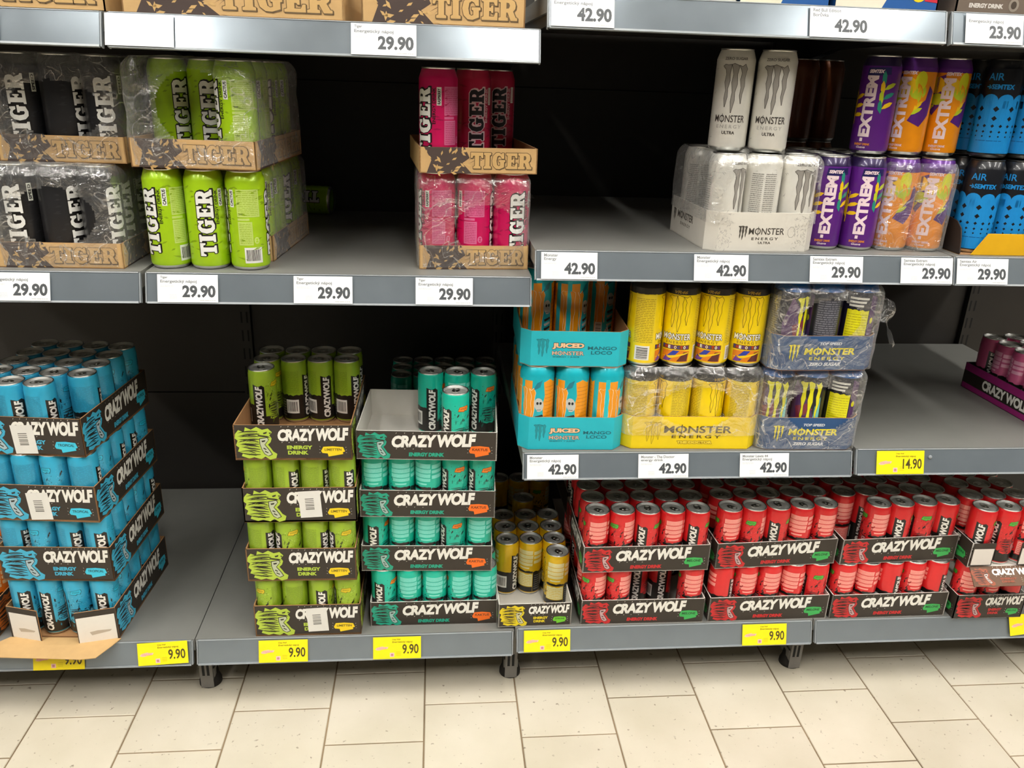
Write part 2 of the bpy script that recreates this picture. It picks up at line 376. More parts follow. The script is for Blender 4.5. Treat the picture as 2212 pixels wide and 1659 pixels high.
K_ = (24, 22, 20)
def slim_art(col, light, badge, seed, strips=True):
    a = Art(); C = foil(col); Lt = foil(light); K = foil(K_); W = foil((236, 234, 228)); D = foil(tuple(int(v*.45) for v in col)); G = foil((120, 118, 112))
    dk = foil(tuple(int(v*.72) for v in col))
    a.poly(ragged(-83, -26, 62, 9, 1.5, 4, seed), K, 0)                              # black back quarter
    a.poly(ragged(-4, 42, 34, 9, 4, 3.5, seed+1), K, 0)                              # below the head
    a.poly(ragged(42, 83, 64, 58, 1.6, 4, seed+2), K, 0)                             # ragged belt behind
    a.rect(42, 9, 83, 22, K, 0)
    a.poly(ragged(44, 82, 55, 24, 1.2, 5, seed+3), Lt, 1); lines(a, 46, 26, 80, 52, 6, C, 2, seed, .3)
    a.poly([(-26,9),(-3,9),(-3,100),(-8,104),(-15,101),(-26,105)], K, 1)
    a.text('CRAZYWOLF', -7.5, 13, 88, 14, W, 2, up=True, bold=.05, shear=.12, space=.95)
    a.merge(wolf(C, K, foil(tuple(min(255, int(v*.4+120)) for v in col)), D), (-1, 30), .40, dl=1)
    r = random.Random(seed)
    for i in range(22):                                                               # splashes round the head
        x, y = r.uniform(-1, 46), r.uniform(18, 92); t = r.uniform(1, 3.4); an = r.uniform(.5, 1.3)
        a.poly([(0, 0), (t, t*2.2), (t*.4, t*3.6), (-t*.5, t*1.4)], (K, D, dk)[i % 3], 1, (x, y), rot=-an+.8)
    lo, hi = foil(tuple(int(v*.80) for v in col)), foil(tuple(min(255, int(v*.82+48)) for v in col))
    for i in range(120):
        x, y = r.uniform(-1, 44), r.uniform(48, 112); t = r.uniform(.8, 2.3); a.poly([(0, 0), (t, .4*t), (t*1.1, t*1.3), (.1*t, t)], (lo, hi)[i % 2], 0, (x, y), rot=r.uniform(0, 3))
    bc = foil(badge)
    a.poly([(9,99),(12,108),(31,109.5),(32,104),(29,98),(24,99.5),(22,97)], foil(tuple(int(v*.55) for v in badge)), 1); a.poly([(10,100),(13,107.3),(30,108.6),(31,104),(28,99),(23,100.6),(21,98.4)], bc, 2)
    lines(a, 14, 102, 28, 106, 2, foil(tuple(int(v*.5) for v in badge)), 3, seed, .4)
    if strips:
        for (y0, y1, s0, s1) in ((105.5, 116, 45, 81), (95, 104.3, 44, 82), (85, 93.8, 44, 81), (76.5, 83.8, 45, 81), (69, 73, 52, 74)):
            a.poly([(s0, y0), (s1, y0+.5), (s1+.8, y1), (s0-.5, y1-.4)], Lt, 1)
        lines(a, 47, 78, 79, 114, 14, C, 2, seed+5, .1)
        for (y0, y1) in ((105, 114), (95, 102), (83, 91)): a.poly([(-82, y0), (-58, y0), (-57, y1), (-82, y1-.5)], Lt, 1)
    else:
        lines(a, 45, 68, 81, 114, 22, foil(tuple(min(255, int(v*.86)) for v in col)), 1, seed, .4); lines(a, -82, 66, -34, 114, 22, foil(tuple(min(255, int(v*.86)) for v in col)), 1, seed+2, .4)
    barcode(a, -62, 22, -36, 52, 1)
    lines(a, -80, 14, -64, 54, 7, G, 1, seed)
    return a
def slim_kind(key, col, light, badge, seed, strips=True, lid=None):
    bm = mat('can_paint_'+key, col, .33, metal=.15, var=.07, scale=90, coat=.3)
    can_meshes(key, SLIM, bm, slim_art(col, light, badge, seed, strips), lid)
slim_kind('blue', (52, 168, 206), (150, 208, 224), (40, 190, 225), 11, False)
slim_kind('lime', (150, 182, 42), (206, 216, 160), (226, 200, 26), 21, False)
slim_kind('teal', (20, 184, 158), (124, 222, 208), (240, 130, 22), 31)
slim_kind('yellow', (226, 184, 16), (232, 226, 170), (120, 190, 40), 41)
slim_kind('red', (216, 38, 42), (246, 160, 150), (84, 184, 60), 51)
slim_kind('orange', (232, 118, 22), (244, 200, 150), (60, 160, 220), 61)
slim_kind('magenta', (206, 92, 140), (236, 170, 200), (240, 220, 60), 71)

def tiger_art(col, name, seed, letter=(236, 236, 232), edge=K_):
    a = Art(); K = foil(edge); W = foil(letter); dk = foil(tuple(int(v*.82) for v in col)); P = foil(tuple(min(255, int(v*.55+(100 if sum(col) > 200 else 16))) for v in col)); W2 = foil((232, 236, 226))
    r = random.Random(seed)
    for c in (0, 104):
        for i in range(26):
            x = r.uniform(-44, -16) if i % 2 else r.uniform(16, 40); y = r.uniform(16, 142); l = r.uniform(8, 20)
            a.poly([(0, 0), (l*.5, 2.2), (l, .4), (l*.6, -1.2)], dk, 0, (c-104*(c > 0)*2+x if c else x, y), rot=r.uniform(-.3, .5))
    for c in (0, -104):
        a.merge(slab_word('TIGER', 27, 112, W, K, 1.3, K), (c+14, 24), 1., up=True, dl=1)
    a.text('ENERGY DRINK', 23, 78, 58, 5.4, K, 1, up=True, bold=.02)
    a.rect(25, 108, 33, 137, W2, 1); a.text(name, 31.6, 110, 25, 5.2, K, 2, up=True, bold=.04)
    a.rect(38, 92, 76, 138, P, 0); a.rect(38, 44, 62, 84, P, 0); a.rect(38, 86, 58, 90, P, 0)
    lines(a, 40, 94, 74, 136, 14, foil(tuple(int(v*.8+20) for v in col)), 1, seed, .3); lines(a, 40, 46, 60, 82, 12, foil(tuple(int(v*.8+20) for v in col)), 1, seed+1, .3)
    a.ell(68, 52, 4.5, 6, P, 0); a.text('Z', 65.6, 49, 5, 6, foil(col), 1, bold=.05)
    barcode(a, 46, 13, 76, 40, 0, bars=14)
    return a
def tall_kind(key, col, art, lid=None, metal=.2, shell=None, var=.07, scale=60):
    can_meshes(key, TALL, mat('can_paint_'+key, col, .32, metal=metal, var=var, scale=scale, coat=.35), art, lid, shell)
tall_kind('cactus', (164, 206, 22), tiger_art((164, 206, 22), 'CACTUS', 5))
tall_kind('raspberry', (206, 14, 92), tiger_art((206, 14, 92), 'RASPBERRY', 6))
tall_kind('raspberry_dark', (190, 30, 70), tiger_art((190, 30, 70), 'RASPBERRY', 9, (30, 20, 24), (226, 190, 196)))
tall_kind('classic', (36, 36, 38), tiger_art((52, 52, 56), 'SPEED', 7))

def ultra_art():
    a = Art(); G = foil((150, 146, 140)); D = foil((58, 54, 50)); lt = foil((206, 204, 198)); r = random.Random(4)
    for i in range(130):
        x, y = r.uniform(-103, 103), r.uniform(12, 148); t = r.uniform(1.5, 6)
        if -30 < x < 32: continue
        an = r.uniform(0, 6.28); a.poly([(0, 0), (t, t*.5), (t*1.8, .1*t), (t*.9, t*.2)], lt if i % 3 else foil((172, 170, 164)), 0, (x, y), rot=an)
    a.merge(claw(G, D, .8, 42, 78), (-21, 64))
    a.text('M\u03a6NSTER', -27, 48, 54, 12, D, 1, bold=.01); a.text('ENERGY', -22, 38, 44, 6, foil((176, 174, 168)), 1, space=1.4); a.text('ULTRA', -11, 28, 22, 5.5, D, 1, bold=.03)
    a.text('ZERO SUGAR', -20, 149.5, 40, 4.5, foil((96, 94, 90)), 0, bold=.02)
    for x0, x1 in ((46, 66), (70, 90)): lines(a, x0, 60, x1, 136, 22, foil((140, 138, 132)), 1, x0, .4)
    barcode(a, -96, 20, -70, 50, 1); lines(a, -95, 60, -60, 130, 18, foil((150, 148, 142)), 1, 3, .4)
    return a
tall_kind('ultra', (222, 220, 212), ultra_art(), metal=.25)
def doctor_art():
    a = Art(); Y = foil((244, 208, 4)); D = foil((70, 54, 10)); W = foil((240, 236, 224)); K = foil(K_)
    a.rect(-103.5, 139, 103.5, 151, K, 0)
    for c in (0, -103):
        a.merge(claw(Y, D, .8, 42, 68), (c-21, 68)); a.text('M\u03a6NSTER', c-27, 52, 54, 12, W, 1, bold=.02, out=D, ow=.9)
        a.text('ENERGY', c-20, 44, 40, 5.5, foil((150, 120, 8)), 1, space=1.4)
        cols = [(30, 60, 160), (200, 40, 40), (240, 240, 230), (90, 50, 140), (236, 120, 20)]
        a.rect(c-27, 33, c+27, 42, foil((110, 70, 20)), 0)
        for i, ch in enumerate('THEDOCTOR'): a.text(ch, c-26+i*5.8+(2 if i > 2 else 0)*0, 34.5, 4.6, 6, foil(cols[i % 5] if i % 5 < 4 else (240, 230, 210)), 1, bold=.05)
        a.poly([(-26,9),(26,9),(28,30),(10,32),(-26,30)], foil((222, 128, 16)), 0, (c, 0)); a.poly([(-22,12),(-4,31),(8,31),(-10,10)], foil((40, 60, 160)), 1, (c, 0)); a.poly([(4,10),(16,28),(26,28),(24,10)], foil((90, 40, 40)), 1, (c, 0))
        a.poly([(-26,18),(-8,15),(26,26),(26,28),(-10,20)], foil((240, 200, 20)), 2, (c, 0)); a.poly([(-24,9),(-18,20),(-10,14),(-14,9)], foil((110, 60, 150)), 2, (c, 0))
    for c in (52, -52):
        a.rect(c-20, 44, c+20, 140, foil((232, 206, 40)), 0); lines(a, c-18, 46, c+18, 132, 26, foil((168, 140, 20)), 1, c, .4); barcode(a, c-14, 12, c+14, 40, 0, True)
    a.text('VR46', -12, 141, 24, 6, foil((150, 120, 20)), 1, bold=.04, shear=.3)
    return a
def capped(key, col, top, art, zc):                        # can whose shoulder has another colour
    tall_kind(key, col, art)
    b = KINDS[key][0]; b.materials.append(mat('can_paint_'+key+'_shoulder', top, .3, metal=.3, coat=.4))
    i = len(b.materials)-1
    for p in b.polygons:
        if p.center.z > zc and p.material_index == 0: p.material_index = i
capped('doctor', (246, 214, 0), (34, 32, 26), doctor_art(), .151)
def mango_art():
    a = Art(); O = foil((232, 150, 16)); O2 = foil((196, 116, 10)); W = foil((240, 226, 206)); G = foil((190, 192, 188)); K = foil(K_); T = foil((24, 120, 140))
    for c in (0, -103):
        a.merge(claw(O, W, .7, 50, 98, .72), (c-46, 26)); 
        a.poly([(c+18,6),(c+49,6),(c+50,138),(c+44,134),(c+30,142),(c+17,137),(c+20,110),(c+16,90),(c+19,60),(c+16,30)], O, 0)
        for i in range(16): a.rect(c+20, 14+i*7.5, c+46, 15+i*7.5, O2, 1)
        a.ell(c+9, 92, 9, 14, G, 1, rot=.2); a.ell(c+6, 95, 2.2, 3, K, 2); a.ell(c+12, 95, 2.2, 3, K, 2); a.poly([(c+4,84),(c+14,84),(c+12,78),(c+6,78)], G, 1); lines(a, c+5, 79, c+13, 84, 1, K, 2, 3, .2)
        for i in range(5): a.poly([(c+2,68-i*9),(c+16,72-i*9),(c+18,68-i*9),(c+4,63-i*9)], G if i % 2 else K, 1)
        a.poly([(c-6,16),(c+12,12),(c+6,40)], G, 1); a.poly([(c-4,120),(c+10,128),(c+14,142),(c+4,136)], T, 1)
        a.text('JUICED', c-34, 9, 40, 10, foil((232, 120, 60)), 2, bold=.05, out=foil((60, 40, 50)), ow=.8)
        a.poly([(c+60,8),(c+98,8),(c+98,140),(c+60,138)], O, 0); a.rect(c+74, 8, c+82, 144, foil((24, 188, 200)), 1); barcode(a, c+84, 14, c+98, 46, 2, True)
    return a
tall_kind('mango', (22, 178, 194), mango_art(), metal=.25)
def hamilton_art():
    a = Art(); Y = foil((226, 222, 20)); P = foil((78, 44, 96)); B = foil((30, 108, 176)); T = foil((110, 190, 190)); G = foil((110, 112, 122)); K = foil((16, 16, 22))
    a.poly([(-40,10),(4,10),(14,60),(0,100),(-30,140),(-44,90)], P, 0); a.poly([(-34,20),(10,30),(-6,60),(-30,44)], B, 1); a.poly([(-20,60),(8,84),(-4,96),(-26,86)], foil((120, 40, 60)), 1)
    a.poly([(10,30),(26,40),(22,110),(12,90)], T, 1)
    a.merge(claw(Y, foil((40, 60, 30)), .7, 44, 100), (-22, 40), dl=1)
    for c in (62,):
        a.poly(ragged(c-18, c+22, 116, 14, 1.5, 4, 9), Y, 0); lines(a, c-16, 60, c+20, 110, 10, foil((170, 160, 20)), 1, 3, .2)
        for i in range(3): a.rect(c-16, 122+i*7, c+10+i*4, 126+i*7, foil((220, 220, 214)), 1)
        a.poly([(c+24,10),(c+40,20),(c+40,140),(c+24,146)], P, 0); a.ell(c+31, 96, 4, 6, Y, 1); a.poly([(c+26,50),(c+36,64),(c+34,46)], T, 1)
    a.rect(-98, 20, -52, 138, foil((56, 58, 68)), 0); lines(a, -96, 24, -54, 134, 26, G, 1, 5, .55)
    return a
capped('speed', (22, 24, 40), (34, 110, 190), hamilton_art(), .146)
def extrem_art(orange):
    a = Art(); W = foil((240, 218, 224)); Pu = foil((84, 30, 120)); Ye = foil((240, 196, 22)); Or = foil((242, 152, 14)); Gr = foil((190, 206, 40)); K = foil(K_); Tq = foil((40, 140, 120))
    def leaf(x, y, l, an, m, ly=1): a.poly([(0, 0), (l*.35, l*.2), (l*.75, l*.17), (l, 0), (l*.7, -l*.12), (l*.3, -l*.1)], m, ly, (x, y), rot=an)
    if orange:
        a.poly([(-62,60),(-36,84),(-20,70),(-4,96),(-8,140),(-30,132),(-46,142),(-62,120)], Pu, 0)
        for x, y, s in ((-22, 122, 15), (4, 118, 17), (24, 110, 14)): a.ell(x, y, s, s*.95, Ye if x < 20 else Gr, 0)
        a.ell(-16, 98, 14, 10, Gr, 0); a.ell(26, 128, 10, 16, foil((220, 220, 30)), 1); a.rect(-103.5, 143, 103.5, 150, Pu, 0)
        a.poly([(14,60),(26,84),(40,96),(44,120),(56,110),(52,70),(36,50)], Pu, 0)
        for i in range(6): leaf(-40+i*3, 80-i*5, 22, .3+i*.35, (Gr, Ye)[i % 2])
        for i in range(6): leaf(18+i*3, 70+i*7, 22, .6+i*.3, (Gr, Ye, Or)[i % 3], 2)
        leaf(-44, 56, 26, .5, Ye); leaf(-40, 44, 26, 1., Or)
    else:
        for i in range(7): leaf(-30, 58+i*7, 22, (1.9, .3)[i % 2]+(i-3)*.08, Ye)
        a.poly([(-31,50),(-29,50),(-27,106),(-28,106)], Ye, 1)
        for i in range(7): leaf(22, 70+i*8, 24, (1.7, .5)[i % 2], (Tq, Ye, Gr)[i % 3])
        a.poly([(-12,132),(30,136),(28,148),(-10,147)], foil((34, 30, 90)) if not orange else Pu, 0)
    a.text('EXTREM', 10, 30, 104, 20, W, 3, up=True, bold=.055, space=1.02); a.rect(-5, 22, 0, 28, W, 3)
    a.text('SEMTEX', -8, 138, 26, 6, W, 3, bold=.05, shear=.2)
    a.text('ENERGY DRINK', -14, 15, 28, 4, foil((240, 150, 30)) if not orange else W, 3, bold=.03); a.text('Guava', -9, 10, 16, 4, W, 3, shear=.3)
    a.rect(-74, 12, -46, 140, foil((70, 56, 84)), 1); lines(a, -72, 46, -48, 136, 18, foil((150, 140, 160)), 2, 8, .35); barcode(a, -72, 14, -50, 44, 2, True)
    a.rect(-103, 10, -76, 144, K, 0); a.rect(76, 10, 103, 144, K, 0)
    return a
capped('guava', (92, 30, 130), (44, 28, 74), extrem_art(False), .150)
capped('citrus', (242, 150, 12), (92, 40, 130), extrem_art(True), .150)
def air_art():
    a = Art(); B = foil((24, 136, 208)); K = foil((18, 20, 26)); n = 8
    a.rect(-103.5, 8, 103.5, 98, B, 0)
    for i in range(n): a.ell(-104+26*(i+.5), 97, 13.4, 12, B, 0)
    for ro, y in enumerate((84, 68, 55, 45, 37)):
        k = n*(1+(ro > 1)); s = (5, 4.4, 3, 2.4, 1.8)[ro]
        for i in range(k): cx = -104+208/k*i; a.poly([(cx-s, y), (cx, y-s), (cx+s, y), (cx, y+s)], K, 1)
    a.text('AIR', -24, 132, 26, 12, B, 1, bold=.01); a.text('\u2192SEMTEX', -24, 117, 46, 8.5, B, 1, bold=.04)
    lines(a, -24, 28, 20, 31, 1, foil((14, 90, 150)), 1)
    a.rect(52, 10, 84, 146, K, 2); lines(a, 55, 50, 82, 142, 16, foil((180, 180, 180)), 3, 4, .4); a.rect(56, 12, 80, 40, foil((200, 200, 200)), 3)
    return a
tall_kind('air', (20, 22, 28), air_art(), M_blacklid, shell=M_blacklid)
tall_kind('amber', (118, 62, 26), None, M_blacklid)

# ------------------------------------------------------------------ cardboard trays
def tray(name, foot, heights, loc, rz, outer, inner, label, group=None, names=None, t=.0022, floor_t=.0015, edge=None):
    """foot: corner points (counter-clockwise, the front edge first); heights: one wall for each edge; None leaves the wall away"""
    root = empty(name, loc, rz, label, 'tray', group); walls = []
    n = len(foot); b = MB()
    b.add([(x, y, 0) for x, y in foot]+[(x, y, floor_t) for x, y in foot], [tuple(range(n-1, -1, -1)), tuple(range(n, 2*n))]+[(i, (i+1) % n, (i+1) % n+n, i+n) for i in range(n)])
    b.build('tray_floor', inner, root)
    for i in range(n):
        if not heights[i]: walls.append(None); continue
        p, q = Vector(foot[i]), Vector(foot[(i+1) % n]); d = (q-p).normalized(); nn = Vector((-d.y, d.x))*t; h = heights[i]
        h0, h1 = h if isinstance(h, tuple) else (h, h)
        v = [(p.x, p.y, .0003), (q.x, q.y, .0003), (q.x, q.y, h1), (p.x, p.y, h0)]; a = d*t*.0
        u = [(x+nn.x, y+nn.y, z) for x, y, z in v]
        m = MB(); m.add(v+u, [(0,1,2,3)], 0); m.add(v+u, [(7,6,5,4),(0,4,5,1),(1,5,6,2),(3,2,6,7),(0,3,7,4)], 1)
        nm = names[i] if names else ('front_panel', 'side_panel', 'back_panel', 'side_panel')[i]
        walls.append(m.build(nm, [outer, inner], root))
    return root, walls
def rect_foot(w, d): return [(0, 0), (w, 0), (w, d), (0, d)]
def cut_foot(w, d, c):
    c = min(c, .0187)
    return [(c, 0), (w-c, 0), (w, c), (w, d-c), (w-c, d), (c, d), (0, d-c), (0, c)]
CUTN = ['front_panel', 'corner_panel', 'side_panel', 'corner_panel', 'back_panel', 'corner_panel', 'side_panel', 'corner_panel']

WK = ink((40, 34, 28)); WW = ink((232, 230, 222))
def wolf_tray_art(w, h, col, badge, badge_txt, badge_word, two=False):
    a = Art(); C = ink(col); D = ink(tuple(int(v*.5) for v in col)); F = ink(tuple(min(255, int(v*.22+150)) for v in col)); s = h*.94/106
    wf = wolf(C, WK, F, D); a.merge(wf, (3, h*.07), s)
    ww = 120*s; x0 = ww+4; tw = w-x0-(5 if two else w*.15)
    th = h*(.34 if two else .42); ty = h*(.54 if two else .42)
    vs, fs, asp = text_mesh('CRAZY WOLF', .055, .14, .93)
    rise = .045 if not two else .02
    def tilt(u, v): return (x0+u*tw, ty+v*th*(1+.12*u)+u*tw*rise*.5)
    a.raw([tilt(*v) for v in vs], fs, WW, 1)
    r = random.Random(5)
    for i in range(9):
        x = x0+tw*(.05+.1*i); y = ty+th*1.12+x*.01; a.poly([(0, 0), (1.6, 3), (.3, 2.4)], WW, 1, (x, y), rot=r.uniform(-.4, .1)); a.poly([(0, 0), (2.5, 1), (.5, 1.4)], WW, 1, (x, ty-3.2), rot=r.uniform(-.3, .3)) if i < 4 else None
    if two:
        a.text('ENERGY', x0+tw*.12, h*.31, tw*.36, h*.11, C, 1, bold=.05); a.text('DRINK', x0+tw*.13, h*.16, tw*.29, h*.11, C, 1, bold=.05)
        bx, by, bw, bh = x0+tw*.60, h*.10, tw*.34, h*.30
    else:
        a.text('ENERGY DRINK', x0+tw*.2, h*.12, tw*.42, h*.14, C, 1, bold=.06, shear=.1)
        bx, by, bw, bh = w*.80, h*.12, w*.155, h*.40
    bd = ink(badge); 
    a.poly([(0,.55),(.1,.95),(.5,1),(.92,.92),(1,.5),(.9,.42),(.92,.25),(.6,.12),(.3,0),(.27,.3),(.05,.35)], bd, 1, (bx, by), (bw, bh))
    a.text(badge_word, bx+bw*.14, by+bh*.56, bw*.72, bh*.24, ink(tuple(int(v*.45) for v in badge)), 2, bold=.03, shear=.1)
    for k in range(3):
        a.poly([(0, 0), (-2.6, 1.4), (-2.2, .4)], WW, 2, (bx-.6, by+bh*(.4+.25*k)), rot=-.6*(k-1)); a.poly([(0, 0), (2.6, 1.2), (2.4, .3)], WW, 2, (bx+bw+.6, by+bh*(.4+.22*k)), rot=.5*(k-1))
    return a
def wolf_tray(loc, rz, nx, ny, hf, hs, col, badge, word, label, group, inner, two=False, sticker=None, floor_t=.0015, front=True, pitch=.0535, side_art=True, hb=None, wfix=None):
    w = wfix or nx*pitch+.003; d = ny*pitch+.003
    root, wl = tray('can_tray', rect_foot(w, d), [hf if front else None, hs, hb or hf, hs], loc, rz, M_black, inner, label, group, floor_t=floor_t)
    if front: wolf_tray_art(w*1000, hf*1000, col, badge, '', word, two).flat('printed_design', (0, 0, 0), (1, 0, 0), (0, 0, 1), wl[0])
    if side_art:
        s = wolf_tray_art(d*1000, hs*1000, col, badge, '', word, False)
        s.flat('printed_design', (w, 0, 0), (0, 1, 0), (0, 0, 1), wl[1]); s.flat('printed_design', (0, d, 0), (0, -1, 0), (0, 0, 1), wl[3])
    if sticker:
        st = Art(); st.rect(0, 0, 42, 58, ink((224, 222, 216)), 3); barcode(st, 9, 14, 31, 47, 4, True, 7, (224, 222, 216), (120, 118, 112), ink)
        so = st.flat('barcode_sticker', (sticker[0]*w, 0, sticker[1]*hf), (1, -0, .05), (-.05, 0, 1), wl[0]); so['label'] = 'white barcode sticker on the tray front'
    return root, w, d
ORD = ['first', 'second', 'third', 'fourth', 'fifth', 'sixth']
ROW = ['front', 'second', 'third', 'fourth', 'back']
def fill(root, key, cells, colour, where, group, floor_t=.0015, pitch=.0535, rots=None, ncol=None, jig=.25, R=None, m=.0015, yoff=0., xoff=0.):
    """cells: (column, row) pairs; rots: {(c, r): degrees}"""
    M = Matrix.Translation(root.location) @ Matrix.Rotation(root.rotation_euler.z, 4, 'Z'); rr = random.Random(hash_(where))
    for c, r in cells:
        p = M @ Vector((m+xoff+(c+.5)*pitch, m+yoff+(r+.5)*pitch, floor_t+.0004))
        an = rots.get((c, r)) if rots and (c, r) in rots else rr.choice([0, -25, 35, 150, 165, 195, -60, 90, 120])+rr.uniform(-8, 8)
        put_can(key, p, root.rotation_euler.z+math.radians(an), f'{colour} {ORD[c]} from left, {ROW[r] if r < 4 else "fifth"} row, {where}', group)
def hash_(s):
    h = 7
    for ch in s: h = (h*31+ord(ch)) % 1000003
    return h
def film(parent, x0, x1, y0, y1, z0, z1, holes=(), amp=.0022, seed=0, top=True):
    b = MB(); r = .022; per = []
    def arc(cx, cy, a0):
        for k in range(5): a = a0+PI/2*k/4; per.append((cx+r*math.cos(a), cy+r*math.sin(a)))
    def seg(p, q, n):
        for k in range(1, n): per.append((p[0]+(q[0]-p[0])*k/n, p[1]+(q[1]-p[1])*k/n))
    arc(x0+r, y0+r, PI); seg((x0+r, y0), (x1-r, y0), 56); arc(x1-r, y0+r, -PI/2); seg((x1, y0+r), (x1, y1-r), 18)
    arc(x1-r, y1-r, 0); seg((x1-r, y1), (x0+r, y1), 10); arc(x0+r, y1-r, PI/2); seg((x0, y1-r), (x0, y0+r), 18)
    n = len(per); nz = 40; cx, cy = (x0+x1)/2, (y0+y1)/2; vs = []
    zs = [z0+(z1-z0)*k/nz for k in range(nz+1)]
    for k, z in enumerate(zs):
        for (x, y) in per:
            f = noise.noise(Vector((x*38+seed, y*38, z*30)))*amp+noise.noise(Vector((x*110, y*110+seed, z*20)))*amp*.5
            dx, dy = (x-cx)/(x1-x0), (y-cy)/(y1-y0); l = math.hypot(dx, dy); sh = 1-.10*max(0, (z-z1+.02)/.02)**2
            vs.append((cx+(x-cx)*sh+dx/l*(f+.001), cy+(y-cy)*sh+dy/l*(f+.001), z+(f*.8 if 0 < k < nz else 0)))
    fs = []
    for k in range(nz):
        for i in range(n):
            j = (i+1) % n; q = [k*n+i, k*n+j, (k+1)*n+j, (k+1)*n+i]
            mx = sum(vs[a][0] for a in q)/4; my = sum(vs[a][1] for a in q)/4; mz = sum(vs[a][2] for a in q)/4
            if my < y0+.012 and any(((mx-hx)/ha)**2+((mz-hz)/hb)**2 < 1 for hx, hz, ha, hb in holes): continue
            fs.append(q)
    if top:
        base = nz*n
        for g, s in ((1, .7), (2, .35)):
            for i in range(n):
                x, y, z = vs[base+i]; xx, yy = cx+(x-cx)*s, cy+(y-cy)*s
                vs.append((xx, yy, z1+.002+noise.noise(Vector((xx*60+seed, yy*60, 3)))*.0015))
        for g in range(2):
            for i in range(n): j = (i+1) % n; fs.append([base+g*n+i, base+g*n+j, base+(g+1)*n+j, base+(g+1)*n+i])
        fs.append([base+2*n+i for i in range(n)])
    b.add(vs, fs, 0, True)
    o = b.build('shrink_film', film_mat(), parent); o['label'] = 'clear crinkled shrink film'; return o
# ------------------------------------------------------------------ floor, back wall, ceiling
DB = .674                                                 # back panels stand at this depth
def structure(o): o['kind'] = 'structure'; return o
def tile_mat():
    m = bpy.data.materials.new('floor_tile_ceramic'); m.use_nodes = True; nt = m.node_tree; N = nt.nodes; L = nt.links; b = N['Principled BSDF']
    geo = N.new('ShaderNodeNewGeometry'); oi = N.new('ShaderNodeObjectInfo')
    n1 = N.new('ShaderNodeTexNoise'); n1.inputs['Scale'].default_value = 5; n1.inputs['Detail'].default_value = 6; L.new(geo.outputs['Position'], n1.inputs['Vector'])
    n2 = N.new('ShaderNodeTexNoise'); n2.inputs['Scale'].default_value = 85; n2.inputs['Detail'].default_value = 2; L.new(geo.outputs['Position'], n2.inputs['Vector'])
    r1 = N.new('ShaderNodeValToRGB'); r1.color_ramp.elements[0].color = (*lin((198, 190, 170)), 1); r1.color_ramp.elements[1].color = (*lin((212, 204, 187)), 1)
    r1.color_ramp.elements[0].position = .3; r1.color_ramp.elements[1].position = .7; L.new(n1.outputs['Fac'], r1.inputs[0])
    r2 = N.new('ShaderNodeValToRGB'); r2.color_ramp.elements[0].position = .24; r2.color_ramp.elements[1].position = .33
    r2.color_ramp.elements[0].color = (*lin((120, 100, 78)), 1); r2.color_ramp.elements[1].color = (1, 1, 1, 1); L.new(n2.outputs['Fac'], r2.inputs[0])
    mx = N.new('ShaderNodeMix'); mx.data_type = 'RGBA'; mx.blend_type = 'MULTIPLY'; mx.inputs[0].default_value = .75; L.new(r1.outputs[0], mx.inputs[6]); L.new(r2.outputs[0], mx.inputs[7])
    hs = N.new('ShaderNodeHueSaturation'); mr = N.new('ShaderNodeMapRange'); mr.inputs[3].default_value = .95; mr.inputs[4].default_value = 1.04
    L.new(oi.outputs['Random'], mr.inputs[0]); L.new(mr.outputs[0], hs.inputs['Value']); L.new(mx.outputs[2], hs.inputs['Color']); L.new(hs.outputs[0], b.inputs['Base Color'])
    b.inputs['Roughness'].default_value = .45
    bp = N.new('ShaderNodeBump'); bp.inputs['Strength'].default_value = .15; bp.inputs['Distance'].default_value = .001; L.new(n2.outputs['Fac'], bp.inputs['Height']); L.new(bp.outputs[0], b.inputs['Normal'])
    return m
M_tile = tile_mat()
M_grout = mat('grout', (128, 110, 86), .9, var=.85, scale=5)
fl = MB().box(-4, -7, -.05, 5, 1.6, -.0022).build('floor', M_grout); structure(fl)
TW, TL_ = .2008, .2064
tb = MB(); e = .0016
x0, y0, x1, y1 = e, e, TW-e, TL_-e; c = .0012
tb.add([(x0,y0,-.002),(x1,y0,-.002),(x1,y1,-.002),(x0,y1,-.002),(x0,y0,-c),(x1,y0,-c),(x1,y1,-c),(x0,y1,-c),(x0+c,y0+c,0),(x1-c,y0+c,0),(x1-c,y1-c,0),(x0+c,y1-c,0)],
       [(0,1,5,4),(1,2,6,5),(2,3,7,6),(3,0,4,7),(4,5,9,8),(5,6,10,9),(6,7,11,10),(7,4,8,11),(8,9,10,11)])
tile_me = tb.mesh('tile', [M_tile]); n_t = 0
for k in range(-8, 14):
    off = 0 if k % 2 == 0 else TL_/2
    for j in range(-9, 4):
        yy = -.0255+TL_*j+(0 if k % 2 == 0 else TL_/2)
        if yy > .62: continue
        o = link(bpy.data.objects.new('tile', tile_me), fl); o.location = (.0705+TW*k, yy, random.uniform(-.0003, .0003)); n_t += 1

